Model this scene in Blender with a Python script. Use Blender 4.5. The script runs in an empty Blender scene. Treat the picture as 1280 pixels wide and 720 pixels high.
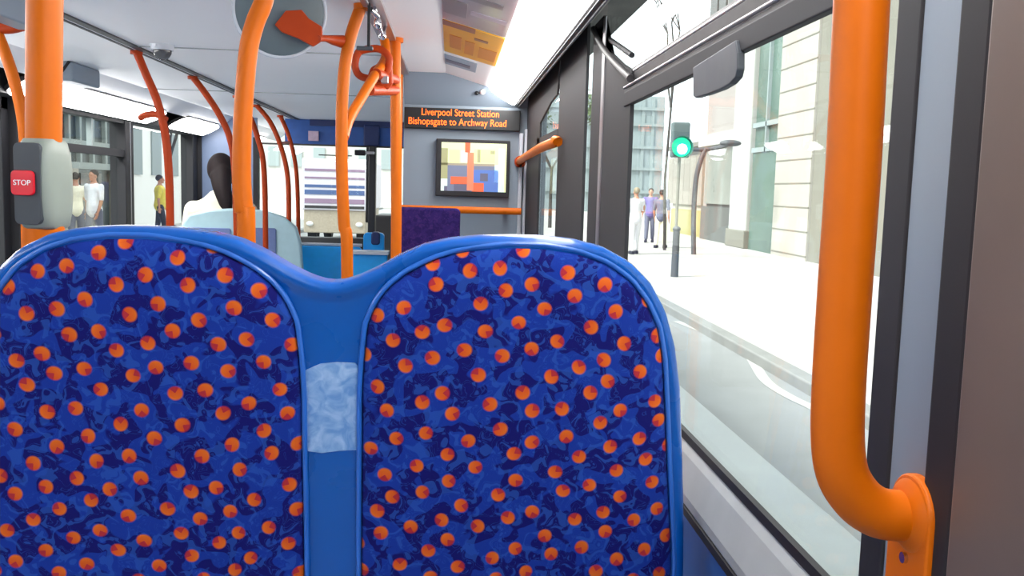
import bpy, bmesh, math, random
from mathutils import Vector, Matrix, Euler
random.seed(7)
SC = bpy.context.scene
COL = SC.collection
PI = math.pi
# ------------------------------------------------------------------ camera
F = 1150.0
CAM = Vector((0, 0, 1.35))
def _cam():
    d = Vector((565 - 640, 360 - 235, -F)).normalized()
    r = math.radians(1.2)
    u = Vector((math.sin(r), math.cos(r), 0)); u = (u - d * u.dot(d)).normalized()
    x = d.cross(u)
    return Matrix((x, d, u))
CM = _cam()
cd = bpy.data.cameras.new('camera'); cam = bpy.data.objects.new('camera', cd); COL.objects.link(cam)
cam.matrix_world = Matrix.Translation(CAM) @ CM.to_4x4()
cd.sensor_width = 36; cd.lens = 36 * F / 1280; cd.clip_start = 0.02; cd.clip_end = 500
SC.camera = cam
def ray(px, py): return CM @ Vector((px - 640, 360 - py, -F))
def AX(px, py, x): v = ray(px, py); return CAM + v * (x / v.x)
def AY(px, py, y): v = ray(px, py); return CAM + v * (y / v.y)
def AZ(px, py, z): v = ray(px, py); return CAM + v * ((z - CAM.z) / v.z)
# ------------------------------------------------------------------ world and exposure
w = bpy.data.worlds.new('sky'); SC.world = w; w.use_nodes = True
nt = w.node_tree; bg = nt.nodes['Background']
bg.inputs[0].default_value = (0.96, 0.985, 1.0, 1); bg.inputs[1].default_value = 4.6
sd = bpy.data.lights.new('sun', 'SUN'); sun = bpy.data.objects.new('sun', sd); COL.objects.link(sun)
sd.energy = 16; sd.angle = math.radians(18); sd.color = (1, .96, .9)
sun.rotation_euler = Vector((-1, -.5, 1.12)).to_track_quat('Z', 'Y').to_euler()
vs = SC.view_settings
vs.view_transform = 'Standard'; vs.look = 'None'; vs.gamma = 1; vs.use_curve_mapping = False
vs.exposure = -.78
SC.render.film_transparent = False
SC.cycles.max_bounces = 10; SC.cycles.diffuse_bounces = 6; SC.cycles.transparent_max_bounces = 24
SC.cycles.use_denoising = True; SC.cycles.sample_clamp_indirect = 12
LAMP = 30.0
# ------------------------------------------------------------------ materials
def lin(c):
    return tuple((v/255/12.92 if v/255 <= .04045 else ((v/255+.055)/1.055)**2.4) for v in c)
def mat(name, c, rough=.5, metal=0, emit=0, spec=.5, coat=0, noise=0, nscale=20):
    m = bpy.data.materials.new(name); m.use_nodes = True
    n = m.node_tree; b = n.nodes['Principled BSDF']; L = lin(c) + (1,)
    b.inputs['Base Color'].default_value = L
    b.inputs['Roughness'].default_value = rough; b.inputs['Metallic'].default_value = metal
    b.inputs['Specular IOR Level'].default_value = spec; b.inputs['Coat Weight'].default_value = coat
    b.inputs['Coat Roughness'].default_value = .08
    if emit:
        b.inputs['Emission Color'].default_value = L; b.inputs['Emission Strength'].default_value = emit
    if noise:
        tc = n.nodes.new('ShaderNodeTexCoord'); nz = n.nodes.new('ShaderNodeTexNoise')
        nz.inputs['Scale'].default_value = nscale; nz.inputs['Detail'].default_value = 5
        n.links.new(tc.outputs['Object'], nz.inputs['Vector'])
        mr = n.nodes.new('ShaderNodeMapRange'); mr.inputs[1].default_value = .3; mr.inputs[2].default_value = .7
        mr.inputs[3].default_value = 1 - noise; mr.inputs[4].default_value = 1 + noise
        n.links.new(nz.outputs['Fac'], mr.inputs[0])
        vm = n.nodes.new('ShaderNodeVectorMath'); vm.operation = 'SCALE'; vm.inputs[0].default_value = L[:3]
        n.links.new(mr.outputs[0], vm.inputs['Scale']); n.links.new(vm.outputs[0], b.inputs['Base Color'])
        mr2 = n.nodes.new('ShaderNodeMapRange'); mr2.inputs[3].default_value = max(0, rough - .08); mr2.inputs[4].default_value = min(1, rough + .08)
        n.links.new(nz.outputs['Fac'], mr2.inputs[0]); n.links.new(mr2.outputs[0], b.inputs['Roughness'])
    return m
def glassmat(name, tint=(255, 255, 255), gl=.06):
    m = bpy.data.materials.new(name); m.use_nodes = True; n = m.node_tree
    for x in list(n.nodes):
        if x.type != 'OUTPUT_MATERIAL': n.nodes.remove(x)
    out = [x for x in n.nodes][0]
    t = n.nodes.new('ShaderNodeBsdfTransparent'); t.inputs[0].default_value = lin(tint) + (1,)
    g = n.nodes.new('ShaderNodeBsdfGlossy'); g.inputs['Roughness'].default_value = .02
    lw = n.nodes.new('ShaderNodeLayerWeight'); lw.inputs[0].default_value = .5
    pw = n.nodes.new('ShaderNodeMath'); pw.operation = 'POWER'; pw.inputs[1].default_value = 5; n.links.new(lw.outputs['Facing'], pw.inputs[0])
    fr = n.nodes.new('ShaderNodeMath'); fr.operation = 'MULTIPLY_ADD'; fr.inputs[1].default_value = .35; fr.inputs[2].default_value = .02; n.links.new(pw.outputs[0], fr.inputs[0])
    mx = n.nodes.new('ShaderNodeMixShader')
    n.links.new(fr.outputs[0], mx.inputs[0]); n.links.new(t.outputs[0], mx.inputs[1]); n.links.new(g.outputs[0], mx.inputs[2])
    n.links.new(mx.outputs[0], out.inputs[0])
    return m
def out(name, c, *a, **k):        # outdoor surfaces
    return mat(name, tuple(x*.74 for x in c), *a, **k)
M = {
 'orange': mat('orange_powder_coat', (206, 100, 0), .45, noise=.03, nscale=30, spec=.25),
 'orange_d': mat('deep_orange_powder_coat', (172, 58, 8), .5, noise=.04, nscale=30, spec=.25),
 'shell': mat('blue_moulded_plastic', (0, 80, 165), .28, coat=.4, spec=.3, noise=.03, nscale=6),
 'sideblue': mat('blue_wall_lining', (10, 88, 165), .45, noise=.06),
 'brightblue': mat('bright_blue_plastic', (20, 165, 245), .35, noise=.05),
 'navy': mat('navy_panel', (25, 45, 100), .4, noise=.05),
 'headblue': mat('header_blue', (40, 92, 170), .4, noise=.08),
 'ceiling': mat('ceiling_laminate', (246, 246, 248), .5, noise=.01, nscale=3),
 'cove': mat('cove_laminate', (196, 192, 203), .5, noise=.03, nscale=3),
 'greyblue': mat('blue_grey_laminate', (130, 143, 156), .42, noise=.02, nscale=3),
 'greytrim': mat('light_grey_trim', (190, 195, 205), .35, noise=.02),
 'sill': mat('grey_sill', (165, 168, 168), .5, noise=.05),
 'black': mat('black_gasket', (24, 23, 29), .65),
 'blackgloss': mat('black_satin_plastic', (27, 26, 31), .65),
 'frame': mat('dark_grey_window_frame', (54, 52, 53), .5, noise=.08),
 'brown': mat('brown_grey_panel', (98, 84, 78), .45, noise=.12, nscale=5),
 'alu': mat('aluminium', (170, 168, 172), .35, 1, noise=.05),
 'chrome': mat('chrome', (215, 215, 220), .15, 1, noise=.02),
 'floor': mat('floor_vinyl', (140, 146, 155), .6, noise=.12, nscale=80),
 'diff': mat('lamp_diffuser', (255, 253, 250), .4, emit=LAMP, noise=0),
 'mirrorback': mat('mirror_back', (92, 106, 112), .45, noise=.05),
 'darkgrey': mat('dark_grey_plastic', (58, 63, 70), .5, noise=.05),
 'sage': mat('sage_grey_plastic', (136, 145, 136), .45, noise=.05),
 'red': mat('red_button', (215, 15, 40), .35, noise=.03),
 'white': mat('white_paint', (240, 240, 240), .4, noise=.02),
 'purple': None, 'fabric': None,
 'teal': mat('pale_teal_plastic', (170, 200, 208), .35, noise=.04),
 'slate': mat('slate_blue_fabric', (105, 120, 165), .8, noise=.08, nscale=60),
 'skin': mat('skin', (190, 135, 110), .5, noise=.04),
 'hair': mat('dark_hair', (32, 18, 20), .75, noise=.3, nscale=60),
 'cream': mat('cream_cloth', (245, 238, 215), .85, noise=.04),
 'whitecloth': mat('white_cloth', (235, 235, 240), .85, noise=.05),
 'greycloth': mat('grey_cloth', (110, 112, 130), .85, noise=.08),
 'darkcloth': mat('dark_cloth', (45, 46, 60), .85, noise=.1),
 'violet': mat('violet_cloth', (120, 110, 165), .85, noise=.1),
 'yellow': mat('yellow_cloth', (235, 215, 90), .8, noise=.1),
 'road': out('asphalt', (182, 184, 184), .85, noise=.05, nscale=3),
 'kerb': out('kerb_granite', (175, 175, 172), .8, noise=.08, nscale=5),
 'pave': out('paving', (232, 228, 222), .8, noise=.04, nscale=1.2),
 'paint': out('road_paint', (235, 235, 230), .7, noise=.06),
 'cream_stone': out('cream_stone', (226, 220, 208), .8, noise=.05, nscale=.8),
 'grey_stone': out('grey_stone', (168, 164, 150), .8, noise=.06, nscale=.8),
 'white_stone': out('white_stone', (238, 238, 230), .7, noise=.03, nscale=.8),
 'pale_pink': out('pale_render', (208, 198, 192), .8, noise=.05, nscale=.5),
 'pale_teal_wall': out('pale_blue_cladding', (192, 208, 210), .6, noise=.04, nscale=.5),
 'greenglass': out('green_facade_glass', (112, 142, 128), .25, noise=.25, nscale=.6),
 'darkglass': out('dark_facade_glass', (92, 104, 110), .2, noise=.25, nscale=.7),
 'window_dark': out('dark_shopfront', (120, 120, 116), .4, noise=.2, nscale=1),
 'mullion': out('pale_mullion', (190, 205, 205), .5, noise=.05),
 'ochre': out('ochre_hoarding', (205, 196, 130), .7, noise=.1),
 'post': out('street_post', (112, 113, 118), .5, noise=.1),
 'leaf': out('pale_leaves', (120, 140, 90), .8, noise=.3, nscale=4),
 'bark': out('bark', (95, 88, 80), .9, noise=.2, nscale=6),
 'mint': mat('green_signal_light', (25, 225, 165), .3, emit=1.6),
 'led': mat('amber_led', (255, 105, 22), .4, emit=3.2),
 'glass': glassmat('window_glass', (245, 250, 250)),
 'bglass': glassmat('mirror_glass', (200, 200, 200)),
 'warmglass': out('warm_grey_glass', (196, 184, 170), .3, noise=.1),
 'bead': mat('light_blue_beading', (36, 98, 188), .3, coat=.4),
 'lens': mat('black_lens', (12, 12, 14), .08),
 'lorry': mat('lorry_white', (225, 220, 230), .5, noise=.03),
 'lorryblue': out('lorry_blue_stripe', (110, 140, 205), .5, noise=.03),
 'lorrypink': out('lorry_lilac_stripe', (205, 170, 205), .5, noise=.03),
 'tan': mat('tan_bodywork', (180, 168, 150), .6, noise=.1),
}
def moquette(name, base, mid, light, dots=True):
    m = bpy.data.materials.new(name); m.use_nodes = True; n = m.node_tree; b = n.nodes['Principled BSDF']
    N = n.nodes.new; Lk = n.links.new
    def math_(op, a, bb=None, c=None):
        x = N('ShaderNodeMath'); x.operation = op
        for i, v in enumerate((a, bb, c)):
            if v is None: continue
            if hasattr(v, 'links') or hasattr(v, 'is_linked'): Lk(v, x.inputs[i])
            else: x.inputs[i].default_value = v
        return x.outputs[0]
    def mix(f, a, c):
        x = N('ShaderNodeMix'); x.data_type = 'RGBA'
        Lk(f, x.inputs[0])
        for i, v in ((6, a), (7, c)):
            if isinstance(v, tuple): x.inputs[i].default_value = lin(v) + (1,)
            else: Lk(v, x.inputs[i])
        return x.outputs[2]
    tc = N('ShaderNodeTexCoord')
    mp = N('ShaderNodeMapping'); mp.inputs['Rotation'].default_value = (PI/2, 0, 0)   #   # x,z of the pad -> texture x,y
    Lk(tc.outputs['Object'], mp.inputs[0]); v = mp.outputs[0]
    # blotchy patches with crisp edges
    n1 = N('ShaderNodeTexNoise'); n1.noise_dimensions = '2D'; n1.inputs['Scale'].default_value = 34; n1.inputs['Detail'].default_value = 1.2; n1.inputs['Distortion'].default_value = .45
    Lk(v, n1.inputs['Vector'])
    p1 = N('ShaderNodeMapRange'); p1.inputs[1].default_value = .485; p1.inputs[2].default_value = .515; Lk(n1.outputs[0], p1.inputs[0])
    n2 = N('ShaderNodeTexNoise'); n2.noise_dimensions = '2D'; n2.inputs['Scale'].default_value = 60; n2.inputs['Detail'].default_value = 1.5; n2.inputs['Distortion'].default_value = 1.0
    Lk(v, n2.inputs['Vector'])
    curl = math_('LESS_THAN', math_('ABSOLUTE', math_('SUBTRACT', n2.outputs[0], .5)), .011)
    p2 = N('ShaderNodeMapRange'); p2.inputs[1].default_value = .56; p2.inputs[2].default_value = .6; Lk(n2.outputs[0], p2.inputs[0])
    c = mix(p1.outputs[0], base, mid)
    c = mix(math_('MULTIPLY', p2.outputs[0], .6), c, light)
    c = mix(math_('MULTIPLY', curl, .3), c, light)
    if dots:
        vo = N('ShaderNodeTexVoronoi'); vo.voronoi_dimensions = '2D'; vo.inputs['Scale'].default_value = 26.3; vo.inputs['Randomness'].default_value = .38
        mp2 = N('ShaderNodeMapping'); mp2.inputs['Rotation'].default_value = (0, 0, .42); Lk(v, mp2.inputs[0])
        wn = N('ShaderNodeTexNoise'); wn.noise_dimensions = '2D'; wn.inputs['Scale'].default_value = 6; wn.inputs['Detail'].default_value = 0; Lk(v, wn.inputs['Vector'])
        ws_ = N('ShaderNodeVectorMath'); ws_.operation = 'SCALE'; ws_.inputs['Scale'].default_value = .012; Lk(wn.outputs['Color'], ws_.inputs[0])
        wa = N('ShaderNodeVectorMath'); wa.operation = 'ADD'; Lk(mp2.outputs[0], wa.inputs[0]); Lk(ws_.outputs[0], wa.inputs[1]); v = wa.outputs[0]
        Lk(v, vo.inputs['Vector'])
        sub = N('ShaderNodeVectorMath'); sub.operation = 'SUBTRACT'; Lk(v, sub.inputs[0]); Lk(vo.outputs['Position'], sub.inputs[1])
        sep = N('ShaderNodeSeparateXYZ'); Lk(sub.outputs[0], sep.inputs[0])
        sc2 = N('ShaderNodeSeparateColor'); Lk(vo.outputs['Color'], sc2.inputs[0])
        ln = N('ShaderNodeVectorMath'); ln.operation = 'LENGTH'
        cmb = N('ShaderNodeCombineXYZ'); Lk(sep.outputs[0], cmb.inputs[0]); Lk(sep.outputs[1], cmb.inputs[1]); Lk(cmb.outputs[0], ln.inputs[0])
        ang = math_('MULTIPLY', sc2.outputs[0], 6.283)
        dx, dy = math_('COSINE', ang), math_('SINE', ang)
        dot = math_('ADD', math_('MULTIPLY', sep.outputs[0], dx), math_('MULTIPLY', sep.outputs[1], dy))
        crs = math_('ABSOLUTE', math_('SUBTRACT', math_('MULTIPLY', sep.outputs[0], dy), math_('MULTIPLY', sep.outputs[1], dx)))
        dr = N('ShaderNodeMapRange'); dr.inputs[1].default_value = .0097; dr.inputs[2].default_value = .0074; Lk(ln.outputs['Value'], dr.inputs[0])
        notch = math_('MULTIPLY', math_('GREATER_THAN', dot, .0005), math_('LESS_THAN', crs, math_('MULTIPLY', dot, .85)))
        warm = N('ShaderNodeMapRange'); warm.inputs[1].default_value = -.009; warm.inputs[2].default_value = .009; Lk(dot, warm.inputs[0])
        oc = mix(warm.outputs[0], (208, 102, 26), (190, 56, 28))
        oc = mix(notch, oc, (160, 40, 50))
        n3 = N('ShaderNodeTexNoise'); n3.inputs['Scale'].default_value = 300; Lk(v, n3.inputs['Vector'])
        c = mix(dr.outputs[0], c, oc)
    fine = N('ShaderNodeTexNoise'); fine.inputs['Scale'].default_value = 900; Lk(tc.outputs['Object'], fine.inputs['Vector'])
    bp = N('ShaderNodeBump'); bp.inputs['Strength'].default_value = .25; bp.inputs['Distance'].default_value = .0006; Lk(fine.outputs[0], bp.inputs['Height'])
    Lk(bp.outputs[0], b.inputs['Normal']); Lk(c, b.inputs['Base Color'])
    b.inputs['Roughness'].default_value = .9; b.inputs['Specular IOR Level'].default_value = .2
    b.inputs['Sheen Weight'].default_value = .0; b.inputs['Sheen Roughness'].default_value = .4
    return m
M['fabric'] = moquette('blue_moquette_with_orange_dots', (10, 12, 92), (16, 46, 136), (34, 76, 160))
M['purple'] = moquette('dark_purple_moquette', (32, 18, 76), (42, 24, 84), (62, 34, 92), dots=False)
# ------------------------------------------------------------------ object helpers
def props(o, label=None, cat=None, group=None, kind=None):
    if label: o['label'] = label
    if cat: o['category'] = cat
    if group: o['group'] = group
    if kind: o['kind'] = kind
    return o
def empty(name, loc=(0, 0, 0), label=None, cat=None, group=None):
    o = bpy.data.objects.new(name, None); COL.objects.link(o); o.location = loc; o.empty_display_size = .05
    return props(o, label, cat, group)
class MB:
    """collects shapes in world space; build() links them as one mesh object"""
    def __init__(s): s.bm = bmesh.new(); s.mi = 0
    def face(s, vs):
        try: f = s.bm.faces.new(vs); f.material_index = s.mi; return f
        except ValueError: return None
    def box(s, a, b, rot=None, piv=None):
        a, b = Vector(a), Vector(b); lo = Vector(map(min, a, b)); hi = Vector(map(max, a, b))
        P = [Vector((x, y, z)) for z in (lo.z, hi.z) for y in (lo.y, hi.y) for x in (lo.x, hi.x)]
        if rot is not None:
            c = Vector(piv) if piv is not None else (lo + hi) / 2
            P = [c + rot @ (p - c) for p in P]
        v = [s.bm.verts.new(p) for p in P]
        for q in ((0, 2, 3, 1), (4, 5, 7, 6), (0, 1, 5, 4), (2, 6, 7, 3), (0, 4, 6, 2), (1, 3, 7, 5)): s.face([v[i] for i in q])
        return s
    def prism(s, pts, ext):
        """closed 3-D polygon extruded by vector ext"""
        ext = Vector(ext); a = [s.bm.verts.new(Vector(p)) for p in pts]; b = [s.bm.verts.new(Vector(p) + ext) for p in pts]
        s.face(a); s.face(b[::-1]); n = len(a)
        for i in range(n): s.face([a[i], b[i], b[(i+1) % n], a[(i+1) % n]])
        return s
    def tube(s, pts, r, seg=20, closed=False, caps=True):
        pts = [Vector(p) for p in pts]; n = len(pts)
        rr = r if isinstance(r, (list, tuple)) else [r] * n
        rings = []; up = None
        for i, p in enumerate(pts):
            a = pts[(i-1) % n] if (closed or i) else p; c = pts[(i+1) % n] if (closed or i < n-1) else p
            t = (c - a).normalized()
            if up is None:
                up = Vector((0, 0, 1)) if abs(t.z) < .9 else Vector((0, 1, 0))
            up = (up - t * up.dot(t)).normalized(); side = t.cross(up)
            rings.append([s.bm.verts.new(p + (side * math.cos(2*PI*k/seg) + up * math.sin(2*PI*k/seg)) * rr[i]) for k in range(seg)])
        for i in range(n if closed else n-1):
            A, B = rings[i], rings[(i+1) % n]
            for k in range(seg): s.face([A[k], A[(k+1) % seg], B[(k+1) % seg], B[k]])
        if not closed and caps: s.face(rings[0][::-1]); s.face(rings[-1])
        return s
    def ell(s, c, r, rot=None, su=16, sv=10):
        c = Vector(c); r = Vector(r) if not isinstance(r, (int, float)) else Vector((r, r, r))
        f = (lambda p: c + (rot @ p if rot else p))
        rows = []
        for j in range(1, sv):
            th = PI * j / sv
            rows.append([s.bm.verts.new(f(Vector((r.x*math.sin(th)*math.cos(2*PI*k/su), r.y*math.sin(th)*math.sin(2*PI*k/su), r.z*math.cos(th))))) for k in range(su)])
        t = s.bm.verts.new(f(Vector((0, 0, r.z)))); b = s.bm.verts.new(f(Vector((0, 0, -r.z))))
        for k in range(su):
            s.face([t, rows[0][k], rows[0][(k+1) % su]]); s.face([b, rows[-1][(k+1) % su], rows[-1][k]])
            for j in range(len(rows)-1): s.face([rows[j][k], rows[j+1][k], rows[j+1][(k+1) % su], rows[j][(k+1) % su]])
        return s
    def build(s, name, m, parent=None, smooth=False, bevel=0, label=None, cat=None, group=None, kind=None, origin=None, bseg=3):
        bmesh.ops.recalc_face_normals(s.bm, faces=s.bm.faces[:])
        me = bpy.data.meshes.new(name); o = bpy.data.objects.new(name, me); COL.objects.link(o)
        off = Vector((0, 0, 0))
        if parent is not None: off = parent.location.copy(); o.parent = parent
        elif origin is not None: off = Vector(origin); o.location = off
        if parent is not None and parent.parent is not None: off = off + parent.parent.location
        bmesh.ops.translate(s.bm, verts=s.bm.verts[:], vec=-off)
        s.bm.to_mesh(me); s.bm.free()
        for x in (m if isinstance(m, (list, tuple)) else [m]): me.materials.append(x)
        if smooth:
            for p in me.polygons: p.use_smooth = True
            try: me.set_sharp_from_angle(angle=math.radians(50))
            except Exception: pass
        if bevel:
            md = o.modifiers.new('bevel', 'BEVEL'); md.width = bevel; md.segments = bseg; md.limit_method = 'ANGLE'; md.angle_limit = math.radians(40)
            md.harden_normals = False
        return props(o, label, cat, group, kind)
def spline(pts, n=8):
    P = [Vector(p) for p in pts]; out = []
    for i in range(len(P)-1):
        a = P[max(i-1, 0)]; b = P[i]; c = P[i+1]; d = P[min(i+2, len(P)-1)]
        for k in range(n):
            t = k / n
            out.append(.5*((2*b)+(-a+c)*t+(2*a-5*b+4*c-d)*t*t+(-a+3*b-3*c+d)*t**3))
    out.append(P[-1]); return out
def resample(pts, n, closed=True):
    P = [Vector(p) for p in pts]; Q = P + [P[0]] if closed else P
    L = [0]
    for i in range(len(Q)-1): L.append(L[-1] + (Q[i+1]-Q[i]).length)
    out = []; j = 0
    for k in range(n):
        t = L[-1] * k / (n if closed else n-1)
        while j < len(Q)-2 and L[j+1] < t: j += 1
        u = (t - L[j]) / max(L[j+1]-L[j], 1e-9); out.append(Q[j].lerp(Q[j+1], min(max(u, 0), 1)))
    return out
def dup(o, loc=None, rot=None, **kw):
    c = o.copy(); COL.objects.link(c)
    if loc is not None: c.location = loc
    if rot is not None: c.rotation_euler = rot
    for ch in list(o.children):
        d = ch.copy(); COL.objects.link(d); d.parent = c
        for g in list(ch.children):
            e = g.copy(); COL.objects.link(e); e.parent = d
    props(c, kw.get('label'), kw.get('cat'), kw.get('group')); return c
def text(s, body, m, parent, name, size, mat4, extr=.0005, align='CENTER'):
    cu = bpy.data.curves.new(name, 'FONT'); cu.body = body; cu.size = size; cu.align_x = align; cu.align_y = 'CENTER'; cu.extrude = extr
    t = bpy.data.objects.new(name, cu); COL.objects.link(t)
    bpy.context.view_layer.update()
    me = bpy.data.meshes.new_from_object(t.evaluated_get(bpy.context.evaluated_depsgraph_get()))
    bpy.data.objects.remove(t)
    me.transform(mat4)
    off = parent.location + (parent.parent.location if parent.parent else Vector())
    me.transform(Matrix.Translation(-off))
    o = bpy.data.objects.new(name, me); COL.objects.link(o); o.parent = parent
    me.materials.clear(); me.materials.append(m)
    return o
def ST(name, mb, m, **k): return mb.build(name, m, kind='structure', **k)
# ================================================================== THE BUS SHELL
XR, XL, ZC = .36, -2.1, 1.88
Y0, YF = -2.2, 10.2
ST('floor', MB().box((XL-.08, Y0, -.06), (XR+.08, YF, 0)), M['floor'])
ST('trim_1', MB().box((XL, Y0, 0), (-.75-.5, 3.1, .3)).box((-.62, Y0, 0), (XR, 4.46, .3)), M['floor'])     # raised seat platforms
# ceiling: flat centre, sloping coves both sides, roof skin
def cove(xa, za, xb, zb, ya, yb, mb, t=.02): mb.prism([(xa, ya, za), (xb, ya, zb), (xb, ya, zb+t), (xa, ya, za+t)], (0, yb-ya, 0)); return mb
cl = MB().box((-1.80, Y0, ZC), (-.04, YF, ZC+.03))
cove(-.04, ZC, .17, 1.825, Y0, YF, cl); cove(-1.80, ZC, -1.9, 1.80, Y0, YF, cl)
cl.box((.17, Y0, 1.90), (XR+.09, YF, 1.93)); cl.box((XL-.09, Y0, 1.90), (-1.80, YF, 1.93))
ST('ceiling', cl, M['ceiling'])
# roof valances above the windows
ST('trim_2', MB().prism([(.287, Y0, 1.752), (.31, Y0, 1.742), (XR, Y0, 1.80), (XR+.09, Y0, 1.80), (XR+.09, Y0, 1.90), (.287, Y0, 1.90)], (0, 4.47-Y0, 0)), M['frame'], bevel=.003)
ST('trim_3', MB().prism([(-2.03, Y0, 1.722), (XL-.09, Y0, 1.715), (XL-.09, Y0, 1.90), (-2.03, Y0, 1.90)], (0, 7.8-Y0, 0)), M['blackgloss'])
ST('trim_32', MB().tube([(.309, Y0, 1.742), (.309, 4.46, 1.742)], .0035, 8).tube([(.297, Y0, 1.7465), (.297, 4.46, 1.7465)], .0022, 8), M['darkgrey'], smooth=True)
# recessed lines and rails in the ceiling
ST('trim_4', MB().box((-1.295, 1.0, ZC-.006), (-1.265, 9.5, ZC+.002)).box((-1.33, 1.0, ZC-.003), (-1.318, 9.5, ZC+.002)), M['frame'])
ST('trim_5', MB().box((-.27, 1.0, ZC-.014), (-.21, 4.46, ZC+.002)).box((-.255, 1.0, ZC-.02), (-.247, 4.46, ZC-.012)), M['alu'], bevel=.002)
ST('trim_6', MB().box((-1.30, 3.85, ZC-.004), (-.30, 3.856, ZC+.002)).box((-1.9, 5.6, ZC-.004), (-.30, 5.606, ZC+.002)), M['sill'])
# right wall -------------------------------------------------------
rw = MB().box((XR-.012, Y0, 0), (XR+.09, 4.47, .905))
ST('wall_right', rw, M['sideblue'])
def sill(ya, yb):
    m = MB().prism([(XR+.08, ya, .990), (XR, ya, .986), (XR-.010, ya, .972), (XR-.024, ya, .930), (XR-.024, ya, .916), (XR-.010, ya, .905), (XR+.08, ya, .905)], (0, yb-ya, 0)); return m
ST('trim_7', sill(Y0, 4.47), M['sill'], bevel=.002)
ST('trim_8', MB().box((XR-.026, Y0, .903), (XR-.010, 4.47, .914)).box((XR-.004, Y0, .984), (XR+.004, 4.47, .996)), M['black'])
# window pillars (positions along the bus taken on the pillar face)
PX = XR-.006
def yy(px, py=250): return AX(px, py, PX).y
dgl = [AX(787, 90, PX), AX(777, 80, PX), AX(764, 67, PX), AX(750, 49, PX), AX(740, 36, PX)]
yAn, yAf, yG, yBn, yBf, yCn = yy(783), yy(746), yy(735), yy(727), yy(695), yy(672)
pA = MB().prism([(PX, yAn, .985), (PX, yAn, dgl[0].z)] + [(PX, max(q_.y, yAn), q_.z) for q_ in dgl[1:]] + [(PX, yAf, dgl[-1].z), (PX, yAf, .985)], (.008, 0, 0))
ST('trim_9', pA, M['blackgloss'])
ST('trim_10', MB().box((PX-.003, yy(750.5), .985), (PX, yy(747.5), 1.76)), M['alu'])
ST('trim_11', MB().box((PX, yAf, .985), (XR+.002, yG, 1.75)), M['black'])
ST('trim_12', MB().box((PX, yBn, .985), (XR+.002, yBf, 1.81)), M['blackgloss'])
ST('trim_13', MB().box((PX, yCn, .985), (XR+.002, 4.47, 1.81)).prism([(PX, yBf, 1.81), (PX, yCn, 1.81), (PX, yCn, AX(673, 155, PX).z), AX(688, 128, PX), AX(696, 118, PX)], (.008, 0, 0)), M['blackgloss'])
# near pillar: gasket, blue-grey panel, gasket, brown-grey panel
ST('trim_14', MB().box((XR-.006, .697, .985), (XR+.004, .738, 1.80)), M['black'], bevel=.003)
ST('trim_15', MB().box((XR-.004, .637, .90), (XR+.004, .697, 1.80)), M['greyblue'])
ST('trim_16', MB().box((XR-.010, .596, .90), (XR+.004, .637, 1.80)), M['black'], bevel=.004)
ST('trim_17', MB().box((XR-.012, .30, .90), (XR+.004, .596, 1.80)), M['brown'], bevel=.004)
ST('trim_18', MB().box((XR-.004, -2.2, .985), (XR+.05, -1.5, 1.80)).box((XR-.004, .26, .985), (XR+.05, .3, 1.80)), M['black'])
# panes with their transoms
def window(n, ya, yb, x, zt=1.80, zb=.985):
    return ST('window_%d' % n, MB().box((x, ya, zb), (x+.006, yb, zt)), M['glass'])
w1 = window(1, .738, yAf, XR+.003)
tr = MB()
tr.prism([(XR+.004, .738, 1.535), (XR, .738, 1.535), (XR-.008, .738, 1.545), (XR-.008, .738, 1.562), (XR, .738, 1.566), (XR-.002, .738, 1.590), (XR+.002, .738, 1.604), (XR+.004, .738, 1.604)], (0, 1.92-.738, 0))
tr.build('transom', M['frame'], w1, bevel=.002)
MB().box((XR-.009, .738, 1.527), (XR+.003, 1.92, 1.556)).build('transom_gasket', M['black'], w1, bevel=.002)
MB().tube([(XR-.008, .738, 1.566), (XR-.008, 1.92, 1.566)], .003, 10).tube([(XR, .738, 1.594), (XR, 1.94, 1.594)], .0035, 10).build('transom_bead', M['alu'], w1, smooth=True)
# hopper latch plate hanging below the transom, hopper stay
lp = [AX(x, y, XR-.014) for x, y in ((866, 84), (866, 120), (869, 122.5), (884, 118), (900, 112), (912, 105), (919, 97), (921.5, 86), (921.5, 66), (919, 50))]
MB().prism(lp, (.010, 0, 0)).build('latch_plate', M['darkgrey'], w1, bevel=.002)
MB().tube(spline([AX(752, 42, XR), AX(766, 52, XR), AX(790, 69, XR)], 5), .006, 8).build('hopper_stay', M['black'], w1, smooth=True)
MB().tube(spline([AX(742, 36, XR-.01), AX(752, 56, XR-.01), AX(766, 76, XR-.01), AX(788, 98, XR-.01)], 5), .008, 8).build('hopper_arm', M['frame'], w1, smooth=True)
window(2, yG-.02, yBn+.02, XR+.003, 1.81)
w3 = window(3, yBf-.02, yCn+.02, XR+.003, 1.81)
MB().prism([AX(697, 161, PX), AX(697, 168, PX), AX(671, 184, PX), AX(671, 174, PX)], (.008, 0, 0)).build('transom', M['black'], w3)
window(4, -1.5, .26, XR+.003)
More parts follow.
